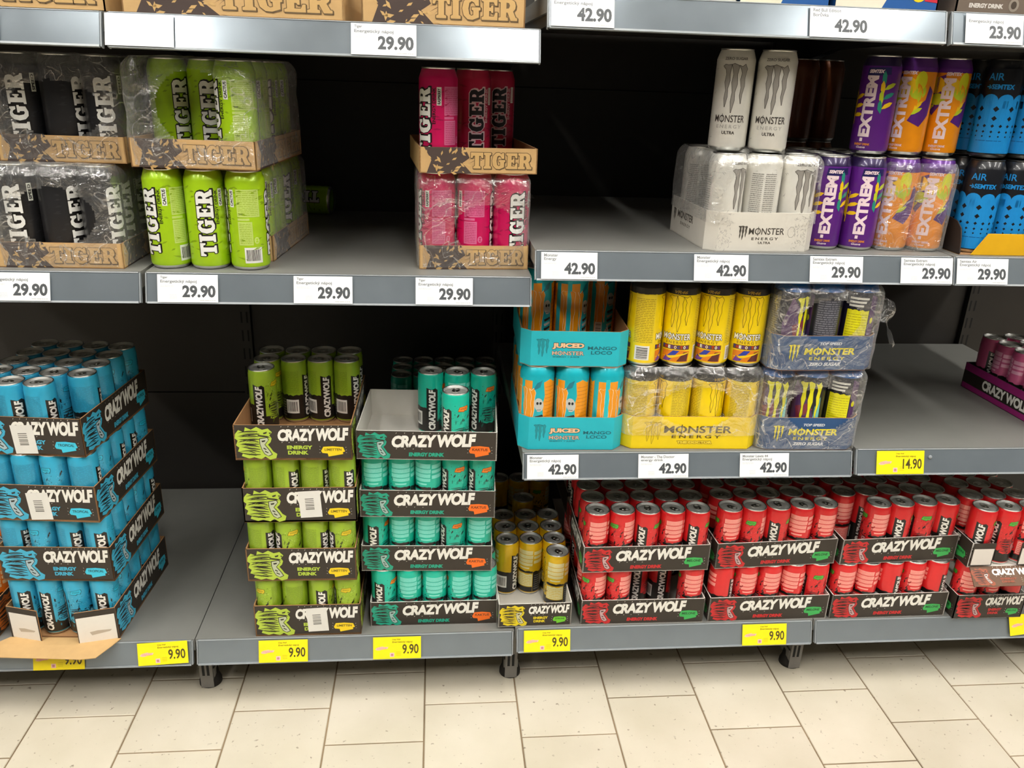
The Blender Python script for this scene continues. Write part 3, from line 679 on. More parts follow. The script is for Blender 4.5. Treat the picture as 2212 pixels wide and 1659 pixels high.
bk = MB().box(-2.2, DB+.012, 0, 3.4, DB+.04, 2.2).build('wall_back', M_back); structure(bk)
for b in range(-2, 5):
    for i, z in enumerate((.05, .45, .85, 1.25, 1.65)):
        link(bpy.data.objects.new('back_panel', MB().box(b*.665+.016, DB, z+.0015, b*.665+.649, DB+.012, z+.3985).mesh('back_panel', [M_back])), bk)
M_ceil = mat('ceiling_white', (206, 204, 198), .8)
structure(MB().box(-7, -12, 3.7, 8, 1.6, 3.75).build('ceiling', M_ceil))
def emis(name, rgb, st):
    m = bpy.data.materials.new(name); m.use_nodes = True; nt = m.node_tree; nt.nodes.remove(nt.nodes['Principled BSDF'])
    e = nt.nodes.new('ShaderNodeEmission'); e.inputs[0].default_value = (*rgb, 1); e.inputs[1].default_value = st; nt.links.new(e.outputs[0], nt.nodes['Material Output'].inputs[0]); return m
M_tube = emis('lamp_tube', (1, .965, .9), LAMP_STRENGTH)
M_house = mat('lamp_housing', (220, 220, 216), .4)
for i, x in enumerate((-3.05, -1.05, .95, 2.95, 4.95)):
    for j, (ya, yb) in enumerate(((-3.5, -2.0), (-1.85, -.35))):
        o = empty('ceiling_light', (x, (ya+yb)/2, 3.7), 0, f'white linear ceiling lamp, {ORD[i]} strip from left, {ORD[j]} lamp from the far aisle', 'lamp', 'linear ceiling lamps')
        h = (yb-ya)/2
        MB().prism([(-.12, 0), (-.09, -.05), (.09, -.05), (.12, 0)], -h, h).build('housing', M_house, o)
        MB().box(-.075, -h+.03, -.075, .075, h-.03, -.052).build('tube', M_tube, o)

# ------------------------------------------------------------------ uprights, shelves, price rails
for k, x in enumerate((-.665, 0, .665, 1.33, 1.995)):
    o = empty('shelf_upright', (x, 0, 0), 0, f'dark slotted steel upright post, {ORD[k]} from left, between shelf bays', 'upright', 'shelf uprights')
    MB().box(-.015, DB-.016, .03, .015, DB+.012, 2.1).build('post', M_back, o)
    s = MB()
    for i in range(38):
        for sx in (-.007, .007): s.box(sx-.0022, DB-.0163, .2+i*.05, sx+.0022, DB-.0158, .23+i*.05)
    so = s.build('slot', M_slot, o); so['kind'] = 'stuff'
    o = empty('base_leg', (x, 0, 0), 0, f'grey base leg with two slots and round foot, {ORD[k]} from left', 'shelf leg', 'shelf legs')
    b = MB(); b.box(-.013, .046, .022, .013, .655, .118); b.box(-.016, .05, .028, .016, .655, .05); b.build('leg_beam', M_foot, o)
    p = MB(); p.box(-.0135, .0445, .004, .0135, .046, .125); lp = p.build('leg_plate', M_foot, o)
    for sx in (-.0085, .0015): MB().box(sx, .0442, .036, sx+.0055, .0446, .068).build('slot', M_slot, lp)
    MB().lathe([(.0005, .04), (.017, .04), (.019, .02), (.0235, .008), (.024, 0), (.0005, 0)], 28).build('foot', M_footd, o).location = (0, .0705, 0)

TILT = math.atan2(.0154, .05)
def shelf(X0, X1, yf, z, label, base=False, group='shelf boards'):
    o = empty('shelf', (0, 0, 0), 0, label, 'shelf', group); o.location = (X0, yf, z); w = X1-X0; d = DB-yf-.0175
    e = .003 if base else 0
    MB().box(-e, .0025, -.028, w+e, d, 0).build('deck', M_deck, o)
    def pt(u, n): return (-.0154*u+(-.9557)*n, -.05*u+.2943*n)        # along the slope, outward
    r = MB(); r.prismx([pt(.03, 0), pt(1., 0), pt(1., -.003), pt(.03, -.003)], .003, w-.003, 0)
    r.prismx([pt(0.01, .0004), pt(.035, .001), pt(.05, -.003), pt(0.01, -.004)], .003, w-.003, 1)
    r.prismx([pt(.955, .0018), pt(1.02, .0026), pt(1.02, -.003), pt(.955, -.003)], .003, w-.003, 1)
    r.build('price_rail', [M_rail, M_raile], o)
    for xx in (0, w-.0022):
        MB().prismx([pt(.03, .0002), pt(1., .0002), pt(1., -.010), pt(.03, -.006)], xx, xx+.0022).build('rail_end', M_raile, o)
    if not base:
        for xx in (.006, w-.009):
            MB().prismx([(.012, -.028), (d-.012, -.028), (d-.012, -.10), (d-.05, -.096), (d*.55, -.05), (.03, -.045), (.012, -.042)], xx, xx+.003).build('bracket', M_bracket, o)
    return o
B = .665; g = .004
YU, YT = -.0207, -.0395
ZT, ZS, ZR, ZL, ZD, ZB, ZBR = 1.348, .945, .9936, .600, .603, .166, .1725
shelf(-B+g, -g, 0, ZB, 'grey bottom shelf under the blue can stack, at the far left', True)
shelf(g, B-g, 0, ZB, 'grey bottom shelf carrying the lime and teal can stacks', True)
shelf(B+g, 2*B-g, 0, ZBR, 'grey bottom shelf carrying the yellow cans and first red trays', True)
shelf(2*B+g, 3*B-g, 0, ZBR, 'grey bottom shelf at the far right under red trays', True)
shelf(-B+g, -g, YU, ZS, 'grey shelf holding the wrapped black cans at the left')
shelf(g, B+.0005, YU, ZS, 'grey shelf holding the tall green and pink cans')
shelf(B+.0045, 1.4445, YU, ZR, 'grey shelf holding white, purple and orange tall cans')
shelf(1.4475, 3*B-g, YU, ZR, 'grey shelf holding black and blue tall cans, right edge')
shelf(B-.002, 2*B-.004, YU-.002, ZL, 'grey shelf holding the teal, yellow and navy multipacks')
shelf(2*B+g, 3*B-g, YU-.002, ZD, 'mostly empty grey shelf with the magenta tray')
shelf(-B+g, -g, YT, ZT, 'grey top shelf at the left end')
shelf(g, B-g, YT, ZT, 'grey top shelf carrying two kraft trays')
shelf(B+g, 2*B-g, YT, ZT+.052, 'grey top shelf carrying white and blue cartons')
shelf(2*B+g, 3*B-g, YT, ZT+.052, 'grey top shelf at the right end with brown carton')

def price_label(X, yf, z, l1, l2, price, label, yellow=False, tilt=0., dz=0., blank=False, over=0., faint=False):
    u = .975
    o = MB().box(0, -.0006, 0, .1, 0, .047).build('price_label', M_ypaper if yellow else M_paper)
    n = .0034+over; o.location = (X, yf-.0154*u-.9557*n, z-.05*u+.2943*n+dz); o.rotation_euler = (-TILT, tilt, 0)
    tag(o, label, 'price label', 'yellow price labels' if yellow else 'white price labels')
    if blank: return o
    a = Art()
    if yellow:
        T = ink((120, 104, 24)); a.text(l1, 40, 39.5, None, 3.4, T, 0, shear=.15); a.text(l2, 40, 33.5, 42, 4.2, T, 0, shear=.1)
        P = ink((240, 190, 170)); a.poly([(4,21),(8,25),(20,27.5),(22,26),(32,26),(30,22),(18,20.5),(14,19),(8,19)], P, 0); lines(a, 8, 20.5, 28, 25.5, 2, ink((214, 120, 120)), 1, 3, .3)
        a.rect(35, 4, 44, 13, ink((236, 190, 190)), 0); a.rect(37, 6, 42, 11, ink((190, 130, 130)), 1)
        a.text(price, 61-(6 if len(price) > 4 else 0), 10, 34+(6 if len(price) > 4 else 0), 21, ink((74, 66, 30)), 0, bold=.02)
        lines(a, 48, 6, 58, 16, 3, ink((206, 186, 20)), 0, 5, .3)
    else:
        T = ink((132, 136, 140)); a.text(l1, 5, 39, None, 5.4, T, 0, bold=.025); a.text(l2, 5, 31.5, min(60, 3.7*len(l2)), 6.4, T, 0, bold=.025)
        lines(a, 5, 25.5, 28, 29.5, 2, ink((206, 208, 208)), 0, 4, .4)
        lines(a, 20, 5, 32, 14, 4, ink((206, 208, 208)), 0, 7, .35); lines(a, 70, 2.5, 96, 4.2, 1, ink((190, 192, 192)), 0, 2, .7)
        a.text(price, 41, 8, 55, 21, ink((70, 74, 78)), 0, bold=.04)
    a.flat('printed_text', (0, -.0006, 0), (1, 0, 0), (0, 0, 1), o)
    return o
EN = 'Energetick\u00fd n\u00e1poj'
price_label(-.249, YT, ZT, 'Tiger', EN, '29.90', 'white price label at top left corner of the picture')
price_label(.002, YT, ZT, '', '', '', 'blank white label at left end of the top left rail', blank=True)
price_label(.366, YT, ZT, 'Tiger', EN, '29.90', 'white 29.90 label on top rail under the kraft trays')
price_label(.674, YT, ZT+.052, 'Monster', EN, '42.90', 'white 42.90 label at left end of the top right rail')
price_label(1.092, YT, ZT+.052, 'Red Bull Edition', 'Bor\u016fvka', '42.90', 'white 42.90 label on top rail under the blue cartons')
price_label(1.356, YT, ZT+.052, '', EN, '23.90', 'white 23.90 label at top right corner')
price_label(-.249, YU, ZS, 'Tiger', EN, '29.90', 'white 29.90 label under the wrapped black cans')
price_label(.025, YU, ZS, 'Tiger', EN, '29.90', 'white 29.90 label under the tall green cans')
price_label(.252, YU, ZS, 'Tiger', EN, '29.90', 'white 29.90 label under the empty space beside green cans')
price_label(.461, YU, ZS, 'Tiger', EN, '29.90', 'white 29.90 label under the pink can pack')
price_label(.68, YU, ZR, 'Monster', 'Energy', '42.90', 'white 42.90 label under the empty space beside white cans')
price_label(.955, YU, ZR, 'Monster', EN, '42.90', 'white 42.90 label under the white can tray')
price_label(1.17, YU, ZR, 'Semtex Extrem', EN, '29.90', 'white 29.90 label under the purple cans')
price_label(1.343, YU, ZR, 'Semtex Extrem', EN, '29.90', 'white 29.90 label under the orange cans')
price_label(1.4515, YU, ZR, 'Semtex Air', EN, '29.90', 'white 29.90 label under the black and blue cans')
price_label(.671, YU-.002, ZL, 'Monster', EN, '42.90', 'white 42.90 label under the teal juice can trays')
price_label(.889, YU-.002, ZL, 'Monster - The Doctor', 'energy drink', '42.90', 'white 42.90 label under the yellow can tray')
price_label(1.093, YU-.002, ZL, 'Monster Lewis 44', EN, '42.90', 'white 42.90 label under the navy can trays')
price_label(1.375, YU-.002, ZD, 'Crazy Wolf', EN, '14.90', 'yellow 14.90 label under the empty shelf at right', True)
price_label(-.317, 0, ZB, 'Crazy Wolf', EN, '9.90', 'yellow label half covered by the kraft flap at left', True, dz=-.002)
price_label(-.111, 0, ZB, 'Crazy Wolf', EN, '9.90', 'tilted yellow 9.90 label right of the blue can stack', True, tilt=-.05, dz=.001)
price_label(.13, 0, ZB, 'Crazy Wolf', EN, '9.90', 'yellow 9.90 label under the lime can stack', True)
price_label(.365, 0, ZB, 'Crazy Wolf', EN, '9.90', 'yellow 9.90 label under the teal can stack', True)
price_label(.684, 0, ZBR, 'Crazy Wolf', EN, '9.90', 'yellow 9.90 label under the yellow cans', True)
price_label(1.166, 0, ZBR, 'Crazy Wolf', EN, '9.90', 'yellow 9.90 label under the second red tray', True)
price_label(1.792, 0, ZBR, 'Crazy Wolf', EN, '9.90', 'tilted yellow label at the bottom right corner', True, tilt=-.12, dz=.004)
o = MB().lathe([(.0002, 0), (.0035, 0), (.004, .0006), (.003, .0016), (.0002, .002)], 16).build('rail_rivet', M_raile)
o.location = (1.489, YU-.0154*.3-.004, ZD-.016); o.rotation_euler = (PI/2-TILT, 0, 0); tag(o, 'small round white plug in the rail right of the 14.90 label', 'plug')

# ------------------------------------------------------------------ slim wolf cans on the bottom shelf
def va(x, y): return -math.atan2(x-CAM['x'], y-CAM['y'])
def put(key, x, y, z, deg, label, group): return put_can(key, (x, y, z), va(x, y)+math.radians(deg), label, group)
_old_put = put_can
def cells(nx, ny): return [(c, r) for r in range(ny) for c in range(nx)]
def rim(nx, ny, right=True, left=False):
    s = [(c, 0) for c in range(nx)]+([(nx-1, r) for r in range(1, ny)] if right else [])+([(0, r) for r in range(1, ny)] if left else [])+[(0, ny-1), (nx-1, ny-1)]
    return sorted(set(s))
def fromright(xr, yr, w, rz): return (xr-w*math.cos(rz), yr-w*math.sin(rz))
BLUE, LIME, TEAL, YEL, RED = (64, 172, 206), (176, 200, 66), (26, 158, 130), (222, 200, 20), (196, 34, 38)
s_ = .139; ft = .004; w4 = 4*.0535+.003
# blue stack, four trays
bl = [(-.152, .012, -3.6, 'bottom torn'), (-.143, .012, -3.0, 'third'), (-.149, .004, -5., 'second'), (-.155, .006, -6., 'top')]
where = {'bottom torn': 'torn bottom tray of blue stack', 'third': 'third blue tray from top', 'second': 'second blue tray from top', 'top': 'top blue tray'}
rt = {'bottom torn': {(0,0): 55, (1,0): 28, (2,0): -30, (3,0): 40}, 'third': {(0,0): 100, (1,0): -60, (2,0): 75, (3,0): 60}, 'second': {(0,0): 150, (1,0): 130, (2,0): -60, (3,0): 130}, 'top': {(1,0): 80, (2,0): 100, (0,0): 120, (3,1): 140}}
lb = {'bottom torn': 'dark tray with blue wolf print, torn open at front, bottom of stack', 'third': 'dark tray with blue wolf print and no sticker, third from top',
      'second': 'dark tray with blue wolf print and barcode sticker, second from top', 'top': 'dark tray with blue wolf print and barcode sticker, topmost of stack'}
for i, (xr, yr, dg, nm) in enumerate(bl):
    rz = math.radians(dg); x, y = fromright(xr, yr, w4, rz)
    root, w, d = wolf_tray((x, y, ZB+i*s_+.0003), rz, 4, 5, .077, .077, BLUE, (60, 196, 226), 'TROPICAL', lb[nm], 'trays of the blue stack', M_kraft2, True, sticker=(.40, .03) if nm in ('second', 'top') else None, floor_t=ft, front=nm != 'bottom torn')
    cl = [q for q in cells(4, 5) if q != (3, 0)] if nm == 'top' else rim(4, 5)
    fill(root, 'blue', cl, 'blue can', where[nm], 'cans of the blue stack', ft, rots=rt[nm])
    if nm == 'bottom torn':
        def tab(name, p, q, h, patch):
            m = MB(); p, q = Vector(p), Vector(q); dd = (q-p).normalized(); nn = Vector((-dd.y, dd.x))*.0022
            v = [(p.x, p.y, 0.0006), (q.x, q.y, 0.0006), (q.x, q.y, h), (p.x, p.y, h)]; u = [(a+nn.x, b+nn.y, c) for a, b, c in v]
            m.add(v+u, [(0,1,2,3)], 0); m.add(v+u, [(7,6,5,4),(0,4,5,1),(1,5,6,2),(3,2,6,7),(0,3,7,4)], 1)
            t = m.build(name, [M_black, M_kraft2], root)
            a = Art(); L = (q-p).length*1000; a.rect(L*.06 if patch else L*.02, 2, L*.96, h*1000*.82, ink((230, 226, 218)), 0); a.poly([(L*.35,18),(L*.8,22),(L*.85,26),(L*.5,28),(L*.3,26)], ink((186, 176, 160)), 1)
            a.flat('white_patch', (p.x, p.y, .0006), (dd.x, dd.y, 0), (0, 0, 1), t)
        tab('front_tab', (0.0, -.001), (.068, -.016), .076, 1); tab('front_tab', (w-.072, -.022), (w, -.001), .076, 0)
        m = MB(); th = .0016
        P = [(-.002, -.003, .002), (w+.004, -.003, .002), (w-.004, -.028, .0035), (w-.022, -.062, .001), (w-.05, -.066, 0.), (-.045, -.062, .001), (-.022, -.028, .0035)]
        m.add([(a, b, c+.0006) for a, b, c in P]+[(a, b, c-.001) for a, b, c in P], [(0,6,2,1),(6,5,4,3,2),(7,8,9,13),(13,9,10,11,12)]+[(i, (i+1) % 7, (i+1) % 7+7, i+7) for i in range(7)])
        m.build('front_flap', M_kraft, root)
# lime stack
li = [(.123, .006, -.4, 'bottom'), (.119, .002, -1., 'third'), (.1245, -.004, 0., 'second'), (.121, -.010, -1., 'top')]
rt = {'bottom': {(0,0): -75, (1,0): -130, (2,0): 40, (3,0): -45}, 'third': {(0,0): 85, (1,0): -15, (2,0): 85, (3,0): -20}, 'second': {(0,0): -125, (1,0): 75, (2,0): 100, (3,0): 70},
      'top': {(0,2): 25, (0,3): 20, (1,3): 100, (2,3): 62, (3,3): 80}}
lbl = {'bottom': 'dark tray with lime wolf print and sticker, bottom of lime stack', 'third': 'dark tray with lime wolf print and no sticker, third from top',
       'second': 'dark tray with lime wolf print and sticker, second from top', 'top': 'half empty dark tray with lime wolf print on lime stack'}
for i, (x, y, dg, nm) in enumerate(li):
    root, w, d = wolf_tray((x, y, ZB+i*s_+.0003), math.radians(dg), 4, 5, .072 if nm == 'top' else .075, .072 if nm == 'top' else .075, LIME, (240, 206, 20), 'LIMETTEN', lbl[nm], 'trays of the lime stack', M_kraft2, True, sticker=(.50, .12) if nm in ('second', 'bottom') else None, floor_t=ft)
    cl = [(0, 2)]+[(c, r) for r in (3, 4) for c in range(4)] if nm == 'top' else rim(4, 5, False)
    fill(root, 'lime', cl, 'lime green can', {'bottom': 'bottom lime tray', 'third': 'third lime tray from top', 'second': 'second lime tray from top', 'top': 'top lime tray'}[nm], 'cans of the lime stack', ft, rots=rt[nm])
# teal stack
s2 = .1365
te = [(.358, .029, -.3, 'bottom'), (.343, .034, -2., 'third'), (.345, .021, -2.5, 'second'), (.344, .006, -3., 'top')]
rt = {'bottom': {(0,0): 12, (1,0): -140, (2,0): -136, (3,0): -130, (4,0): -150}, 'third': {(0,0): 25, (1,0): -140, (2,0): -140, (3,0): -25, (4,0): -150}, 'second': {(0,0): -140, (1,0): -136, (2,0): -165, (3,0): -22, (4,0): -22},
      'top': {(2,2): 40, (3,2): -136, (4,2): -10, (3,0): -8}}
lbl = {'bottom': 'dark tray with teal wolf print, bottom of teal stack', 'third': 'dark tray with teal wolf print, third from top of teal stack', 'second': 'dark tray with teal wolf print, second from top of teal stack', 'top': 'half empty tray with teal wolf print and white inside'}
for i, (x, y, dg, nm) in enumerate(te):
    root, w, d = wolf_tray((x, y, ZB+i*s2+.0003), math.radians(dg), 5, 4, .060, .060, TEAL, (240, 110, 24), 'KAKTUS', lbl[nm], 'trays of the teal stack', M_whitecard)
    cl = [(2, 2), (3, 2), (4, 2), (3, 0)] if nm == 'top' else rim(5, 4, False)+[(4, 1)]
    fill(root, 'teal', cl, 'teal can', {'bottom': 'bottom teal tray', 'third': 'third teal tray from top', 'second': 'second teal tray from top', 'top': 'top teal tray'}[nm], 'cans of the teal stack', rots=rt[nm])
for i in range(3):                                        # shorter stack in the shade behind
    root, w, d = wolf_tray((.383, .452, ZB+i*s2+.0003), 0, 5, 4, .060, .060, TEAL, (240, 110, 24), 'KAKTUS', f'shaded teal tray behind the teal stack, {ORD[i]} from bottom', 'trays behind the teal stack', M_whitecard, side_art=False)
    fill(root, 'teal', cells(5, 3) if i == 2 else [(0, 0), (4, 0), (2, 2)], 'shaded teal can', f'rear stack, {ORD[i]} tray from bottom', 'cans behind the teal stack')
# yellow tray
root, w, d = wolf_tray((.629, .006, ZBR+.0003), math.radians(.6), 3, 5, .057, .057, YEL, (110, 196, 40), 'ZITRONE', 'small dark tray with yellow wolf print and yellow cans', None, M_whitecard, True, wfix=.1575)
root['group'] = 'single trays on the bottom shelf'
fill(root, 'yellow', [(2, 1)]+[(c, r) for r in (2, 3, 4) for c in range(3)], 'yellow can', 'small yellow tray', 'yellow cans in the small tray', rots={(2,1): -150, (0,2): 75, (1,2): -170, (2,2): -140}, pitch=.0520+.0010)
root, w, d = wolf_tray((.629, .30, ZBR+.0003), 0, 3, 5, .057, .057, YEL, (110, 196, 40), 'ZITRONE', 'shaded yellow tray behind the small yellow tray', 'single trays on the bottom shelf', M_whitecard, True, wfix=.1575, side_art=False)
fill(root, 'yellow', [(1, 0), (0, 2), (1, 2), (2, 2)], 'shaded yellow can', 'tray behind small yellow tray', 'yellow cans behind', pitch=.0530)
# red trays
rd = [('lower left', .807, .007, -.5, 0), ('upper left', .8015, .000, .4, 1), ('lower middle', 1.089, .005, .3, 0), ('upper middle', 1.088, .004, 2.6, 1), ('lower right', 1.366, .004, .4, 0), ('upper right', 1.3675, .010, 2.6, 1)]
rt = {'lower left': {(0,0): -100, (1,0): -100, (4,0): -140, (2,1): 20, (3,1): 30}, 'upper left': {(0,0): -136, (1,0): -95, (2,0): -2, (3,0): -136, (4,0): 4, (0,1): -136},
      'lower middle': {(0,0): 80, (1,0): -136, (2,0): -136, (3,0): -168, (4,0): -55}, 'upper middle': {(0,0): -136, (1,0): -75, (2,0): 2, (3,0): -168, (4,0): -140},
      'lower right': {(0,0): -140, (1,0): -168, (2,0): 60, (3,0): -136, (4,0): 62}, 'upper right': {(1,0): -140, (2,0): 8, (3,0): -55, (4,0): 8, (0,1): -140}}
for nm, x, y, dg, up in rd:
    root, w, d = wolf_tray((x, y, ZBR+up*s2+.0003), math.radians(dg), 5, 4, .061, .061, RED, (56, 170, 84), 'MELONE', f'dark tray with red wolf print, {nm} of the six front red trays', 'front red trays', M_whitecard)
    if up: cl = [q for q in cells(5, 4) if not (nm == 'upper right' and q == (0, 0))]
    else: cl = [q for q in rim(5, 4, False, nm == 'lower left') if not (nm == 'lower left' and q in ((2, 0), (3, 0)))]+([(1, 1), (2, 1), (3, 1)] if nm == 'lower left' else [])
    fill(root, 'red', cl, 'red can', f'{nm} red tray', 'red cans in the front trays', rots=rt[nm])
for k, (x, nm) in enumerate(((.803, 'left'), (1.086, 'middle'), (1.37, 'right'))):
    for up in (0, 1):
        root, w, d = wolf_tray((x, .236, ZBR+up*s2+.0003), 0, 5, 4, .061, .061, RED, (56, 170, 84), 'MELONE', f'shaded red tray behind the {("lower", "upper")[up]} {nm} front red tray', 'rear red trays', M_whitecard, side_art=False)
        fill(root, 'red', [(c, 0) for c in range(5)] if up else [(0, 0), (4, 0), (2, 3)], 'shaded red can', f'rear {("lower", "upper")[up]} {nm} red tray', 'red cans in the rear trays')
w3 = .1625
root, w, d = wolf_tray((1.649, -.008, ZBR+.0003), 0, 3, 5, .061, .061, RED, (56, 170, 84), 'MELONE', 'narrow dark tray with red wolf print at far right, lower one', 'narrow red trays', M_whitecard, True, wfix=w3)
fill(root, 'red', rim(3, 5, False), 'red can', 'lower narrow red tray', 'red cans in the narrow trays', rots={(0,0): -150, (1,0): -136, (2,0): 80})
root, w, d = wolf_tray((1.648, -.010, ZBR+s2+.0003), 0, 3, 5, .061, .061, RED, (56, 170, 84), 'MELONE', 'narrow red tray with torn front flap at far right, upper one', 'narrow red trays', M_whitecard, True, front=False, wfix=w3)
fill(root, 'red', cells(3, 5), 'red can', 'upper narrow red tray', 'red cans in the narrow trays', rots={(0,0): 0, (1,0): -40, (2,0): -150})
fp = MB(); fp.add([(0.006, -.001, .002), (w, -.001, .002), (w, -.040, -.022), (-.002, -.040, -.022), (0.006, .0012, .001), (w, .0012, .001), (w, -.0385, -.024), (-.002, -.0385, -.024)], [(0,3,2,1)], 0)
fp.add(fp.v[:8], [(4,5,6,7),(0,1,5,4),(1,2,6,5),(2,3,7,6),(3,0,4,7)], 1); M_fl = mat('worn_brown_card', (104, 78, 60), .7, var=.2); fo = fp.build('front_flap', [M_fl, M_fl], root)
Art_ = wolf_tray_art(w*1000, 44, (150, 74, 44), (96, 120, 60), '', 'MELONE', True); Art_.flat('printed_design', (0, -.0402, -.0215), (1, 0, 0), (0, .039, .024), fo)
for q, (xa, xb) in enumerate(((.002, .052), (w-.05, w-.002))):
    t = MB().box(xa, -.004, .006, xb, -.002, .061).build('front_tab', [M_black], root)
    Art().rect(2, 2, 48, 42, ink((222, 216, 208)), 0).flat('white_patch', (xa, -.004, .006), (1, 0, 0), (0, 0, 1), t)
# orange tray, only its edge shows at the left border
root, w, d = wolf_tray((-.612, .035, ZB+.0003), math.radians(-3), 4, 5, .077, .077, (214, 110, 30), (60, 150, 210), 'ORANGE', 'tray of orange cans at left border beside the blue stack', 'single trays on the bottom shelf', M_kraft2, True, floor_t=ft)
fill(root, 'orange', [(c, r) for r in (1, 2, 4) for c in (2, 3)], 'orange can', 'orange tray', 'orange cans at the left border', ft, rots={(3,1): -136, (3,2): -120})
# magenta tray on the empty shelf
root, w, d = tray('can_tray', rect_foot(.278, .275), [.062, (.062, .062), .062, .062], (1.786, .052, ZD+.0003), math.radians(2), mat('magenta_card', (150, 30, 110), .55), M_black, 'magenta tray with black lettered band and pink cans, far right', 'single trays on the bottom shelf')[0], .278, .275
a = Art(); a.rect(0, 14, 275, 44, WK, 0); a.text('CRAZY WOLF', 70, 18, 150, 24, WW, 1, bold=.05, shear=-.05, space=.95); a.merge(wolf(ink((120, 40, 90)), WK, ink((150, 90, 120)), ink((70, 20, 50))), (225, 6), .45, dl=1)
for c in root.children:
    if c.name.startswith('side_panel'): sp = c
a.flat('printed_design', (0, .275, 0), (0, -1, 0), (0, 0, 1), sp)
fill(root, 'magenta', cells(2, 5), 'pink can', 'magenta tray', 'pink cans in the magenta tray', xoff=.004)

# ------------------------------------------------------------------ tall cans: kraft packs at the left
KR = ink((200, 164, 108)); KD = ink((74, 62, 58)); KM = ink((112, 92, 66))
def kraft_art(w, h, seed):
    a = Art(); r = random.Random(seed)
    a.poly([(w*.06, 0), (w*.1, h*.5), (w*.04, h), (w*.38, h), (w*.42, h*.6), (w*.36, h*.4), (w*.44, 0)], KD, 0)
    for i in range(int(26)):
        x, y = r.uniform(w*.04, w*.4), r.uniform(0, h*.85); l = r.uniform(4, 14)*h/43
        a.poly([(0, 0), (l*.4, l*.22), (l, .1*l), (l*.6, -l*.16)], KR, 1, (x, y), rot=r.uniform(-1.2, 1.4))
    for i in range(9):
        x, y = w*.42+r.uniform(-3, 8), r.uniform(h*.05, h*.8); a.poly([(0, 0), (14, 3), (15, 2.4)], KD, 1, (x, y), rot=r.uniform(-.5, .9))
    a.merge(slab_word('TIGER', h*.62, w*.52, KR, KM, h*.022, KM), (w*.43, h*.2), 1., dl=2)
    return a
def kraft_tray(loc, dg, w, d, h, label, group='kraft trays', art=True, side=False, ht=None):
    root, wl = tray('can_tray', rect_foot(w, d), [h, h, h, h], loc, math.radians(dg), M_kraft, M_kraft2, label, group)
    if art: kraft_art(w*1000, h*1000, 3).flat('printed_design', (0, 0, 0), (1, 0, 0), (0, 0, 1), wl[0])
    kraft_art(d*1000, h*1000, 5).flat('printed_design', (w, 0, 0), (0, 1, 0), (0, 0, 1), wl[1])
    return root
P5 = .0672
def fill5(root, key, lst, colour, where, group, pitch=P5, m=.002):
    M = Matrix.Translation(root.location) @ Matrix.Rotation(root.rotation_euler.z, 4, 'Z')
    for c, r, dg in lst:
        p = M @ Vector((m+(c+.5)*pitch, m+(r+.5)*pitch, .0019)); put_can(key, p, va(p.x, p.y)+math.radians(dg), f'{colour} {ORD[c]} from left, {ROW[r]} row, {where}', group)
w3t = 3*P5+.004; d4 = 4*P5+.004
up = .1715
t = kraft_tray((-.2415, .000, ZS+.0003), -.6, w3t, d4, .043, 'lower film-wrapped kraft tray of black cans')
fill5(t, 'classic', [(0,0,-20), (1,0,40), (2,0,36), (2,1,20), (2,2,20), (2,3,20), (0,3,0), (1,3,0)], 'black can', 'lower black pack', 'black cans in film')
film(t, -.002, w3t+.002, -.003, d4+.002, .004, .1695, [(.105, .088, .066, .048)], seed=1)
t = kraft_tray((-.2275, .040, ZS+up), -1, w3t, d4, .043, 'upper film-wrapped kraft tray of black cans')
fill5(t, 'classic', [(0,0,-15), (1,0,48), (2,0,-4), (2,1,20), (2,2,20), (2,3,20)], 'black can', 'upper black pack', 'black cans in film')
film(t, -.002, w3t+.002, -.003, d4+.002, .004, .1695, [(.105, .085, .074, .045)], seed=2)
# green
g_ = 'green cans'
put('cactus', .034, .032, ZS+.0005, -52, 'tall green can at the front, left of the three unwrapped', g_)
put('cactus', .102, .031, ZS+.0005, -6, 'tall green can at the front, middle of the three unwrapped', g_)
put('cactus', .171, .028, ZS+.0005, -96, 'tall green can at front with barcode, right of the three unwrapped', g_)
t = kraft_tray((-.003, .090, ZS+.0003), -5, w3t, d4, .046, 'lower kraft tray of green cans behind the loose ones')
fill5(t, 'cactus', [(2,0,10), (2,1,-20), (2,2,30), (2,3,-10), (0,0,0), (1,0,0), (0,3,0), (1,3,0)], 'tall green can', 'lower green tray', g_)
film(t, -.002, w3t+.002, -.003, d4+.002, .004, .1695, seed=3)
t = kraft_tray((-.002, -.002, ZS+up), -5, w3t, d4+.03, .046, 'upper film-wrapped kraft tray of green cans')
fill5(t, 'cactus', [(2,0,-80), (0,1,30), (1,1,-4), (2,1,-20), (2,2,10), (2,3,-10)], 'tall green can', 'upper green tray', g_)
film(t, -.004, w3t+.003, -.004, d4+.030, .004, .1705, [(.115, .095, .062, .058)], seed=4, amp=.003)
o = put_can('cactus', (0.085, .610, ZS+.0335), 0, 'green can lying on its side at the back of the shelf', g_, rot=(0, PI/2, .35))
o.location = (.247, .60, ZS+.0336); o.rotation_euler = (Matrix.Rotation(math.radians(-8), 3, 'Z') @ Matrix.Rotation(-PI/2, 3, 'Y') @ Matrix.Rotation(math.radians(20), 3, 'Z')).to_euler()
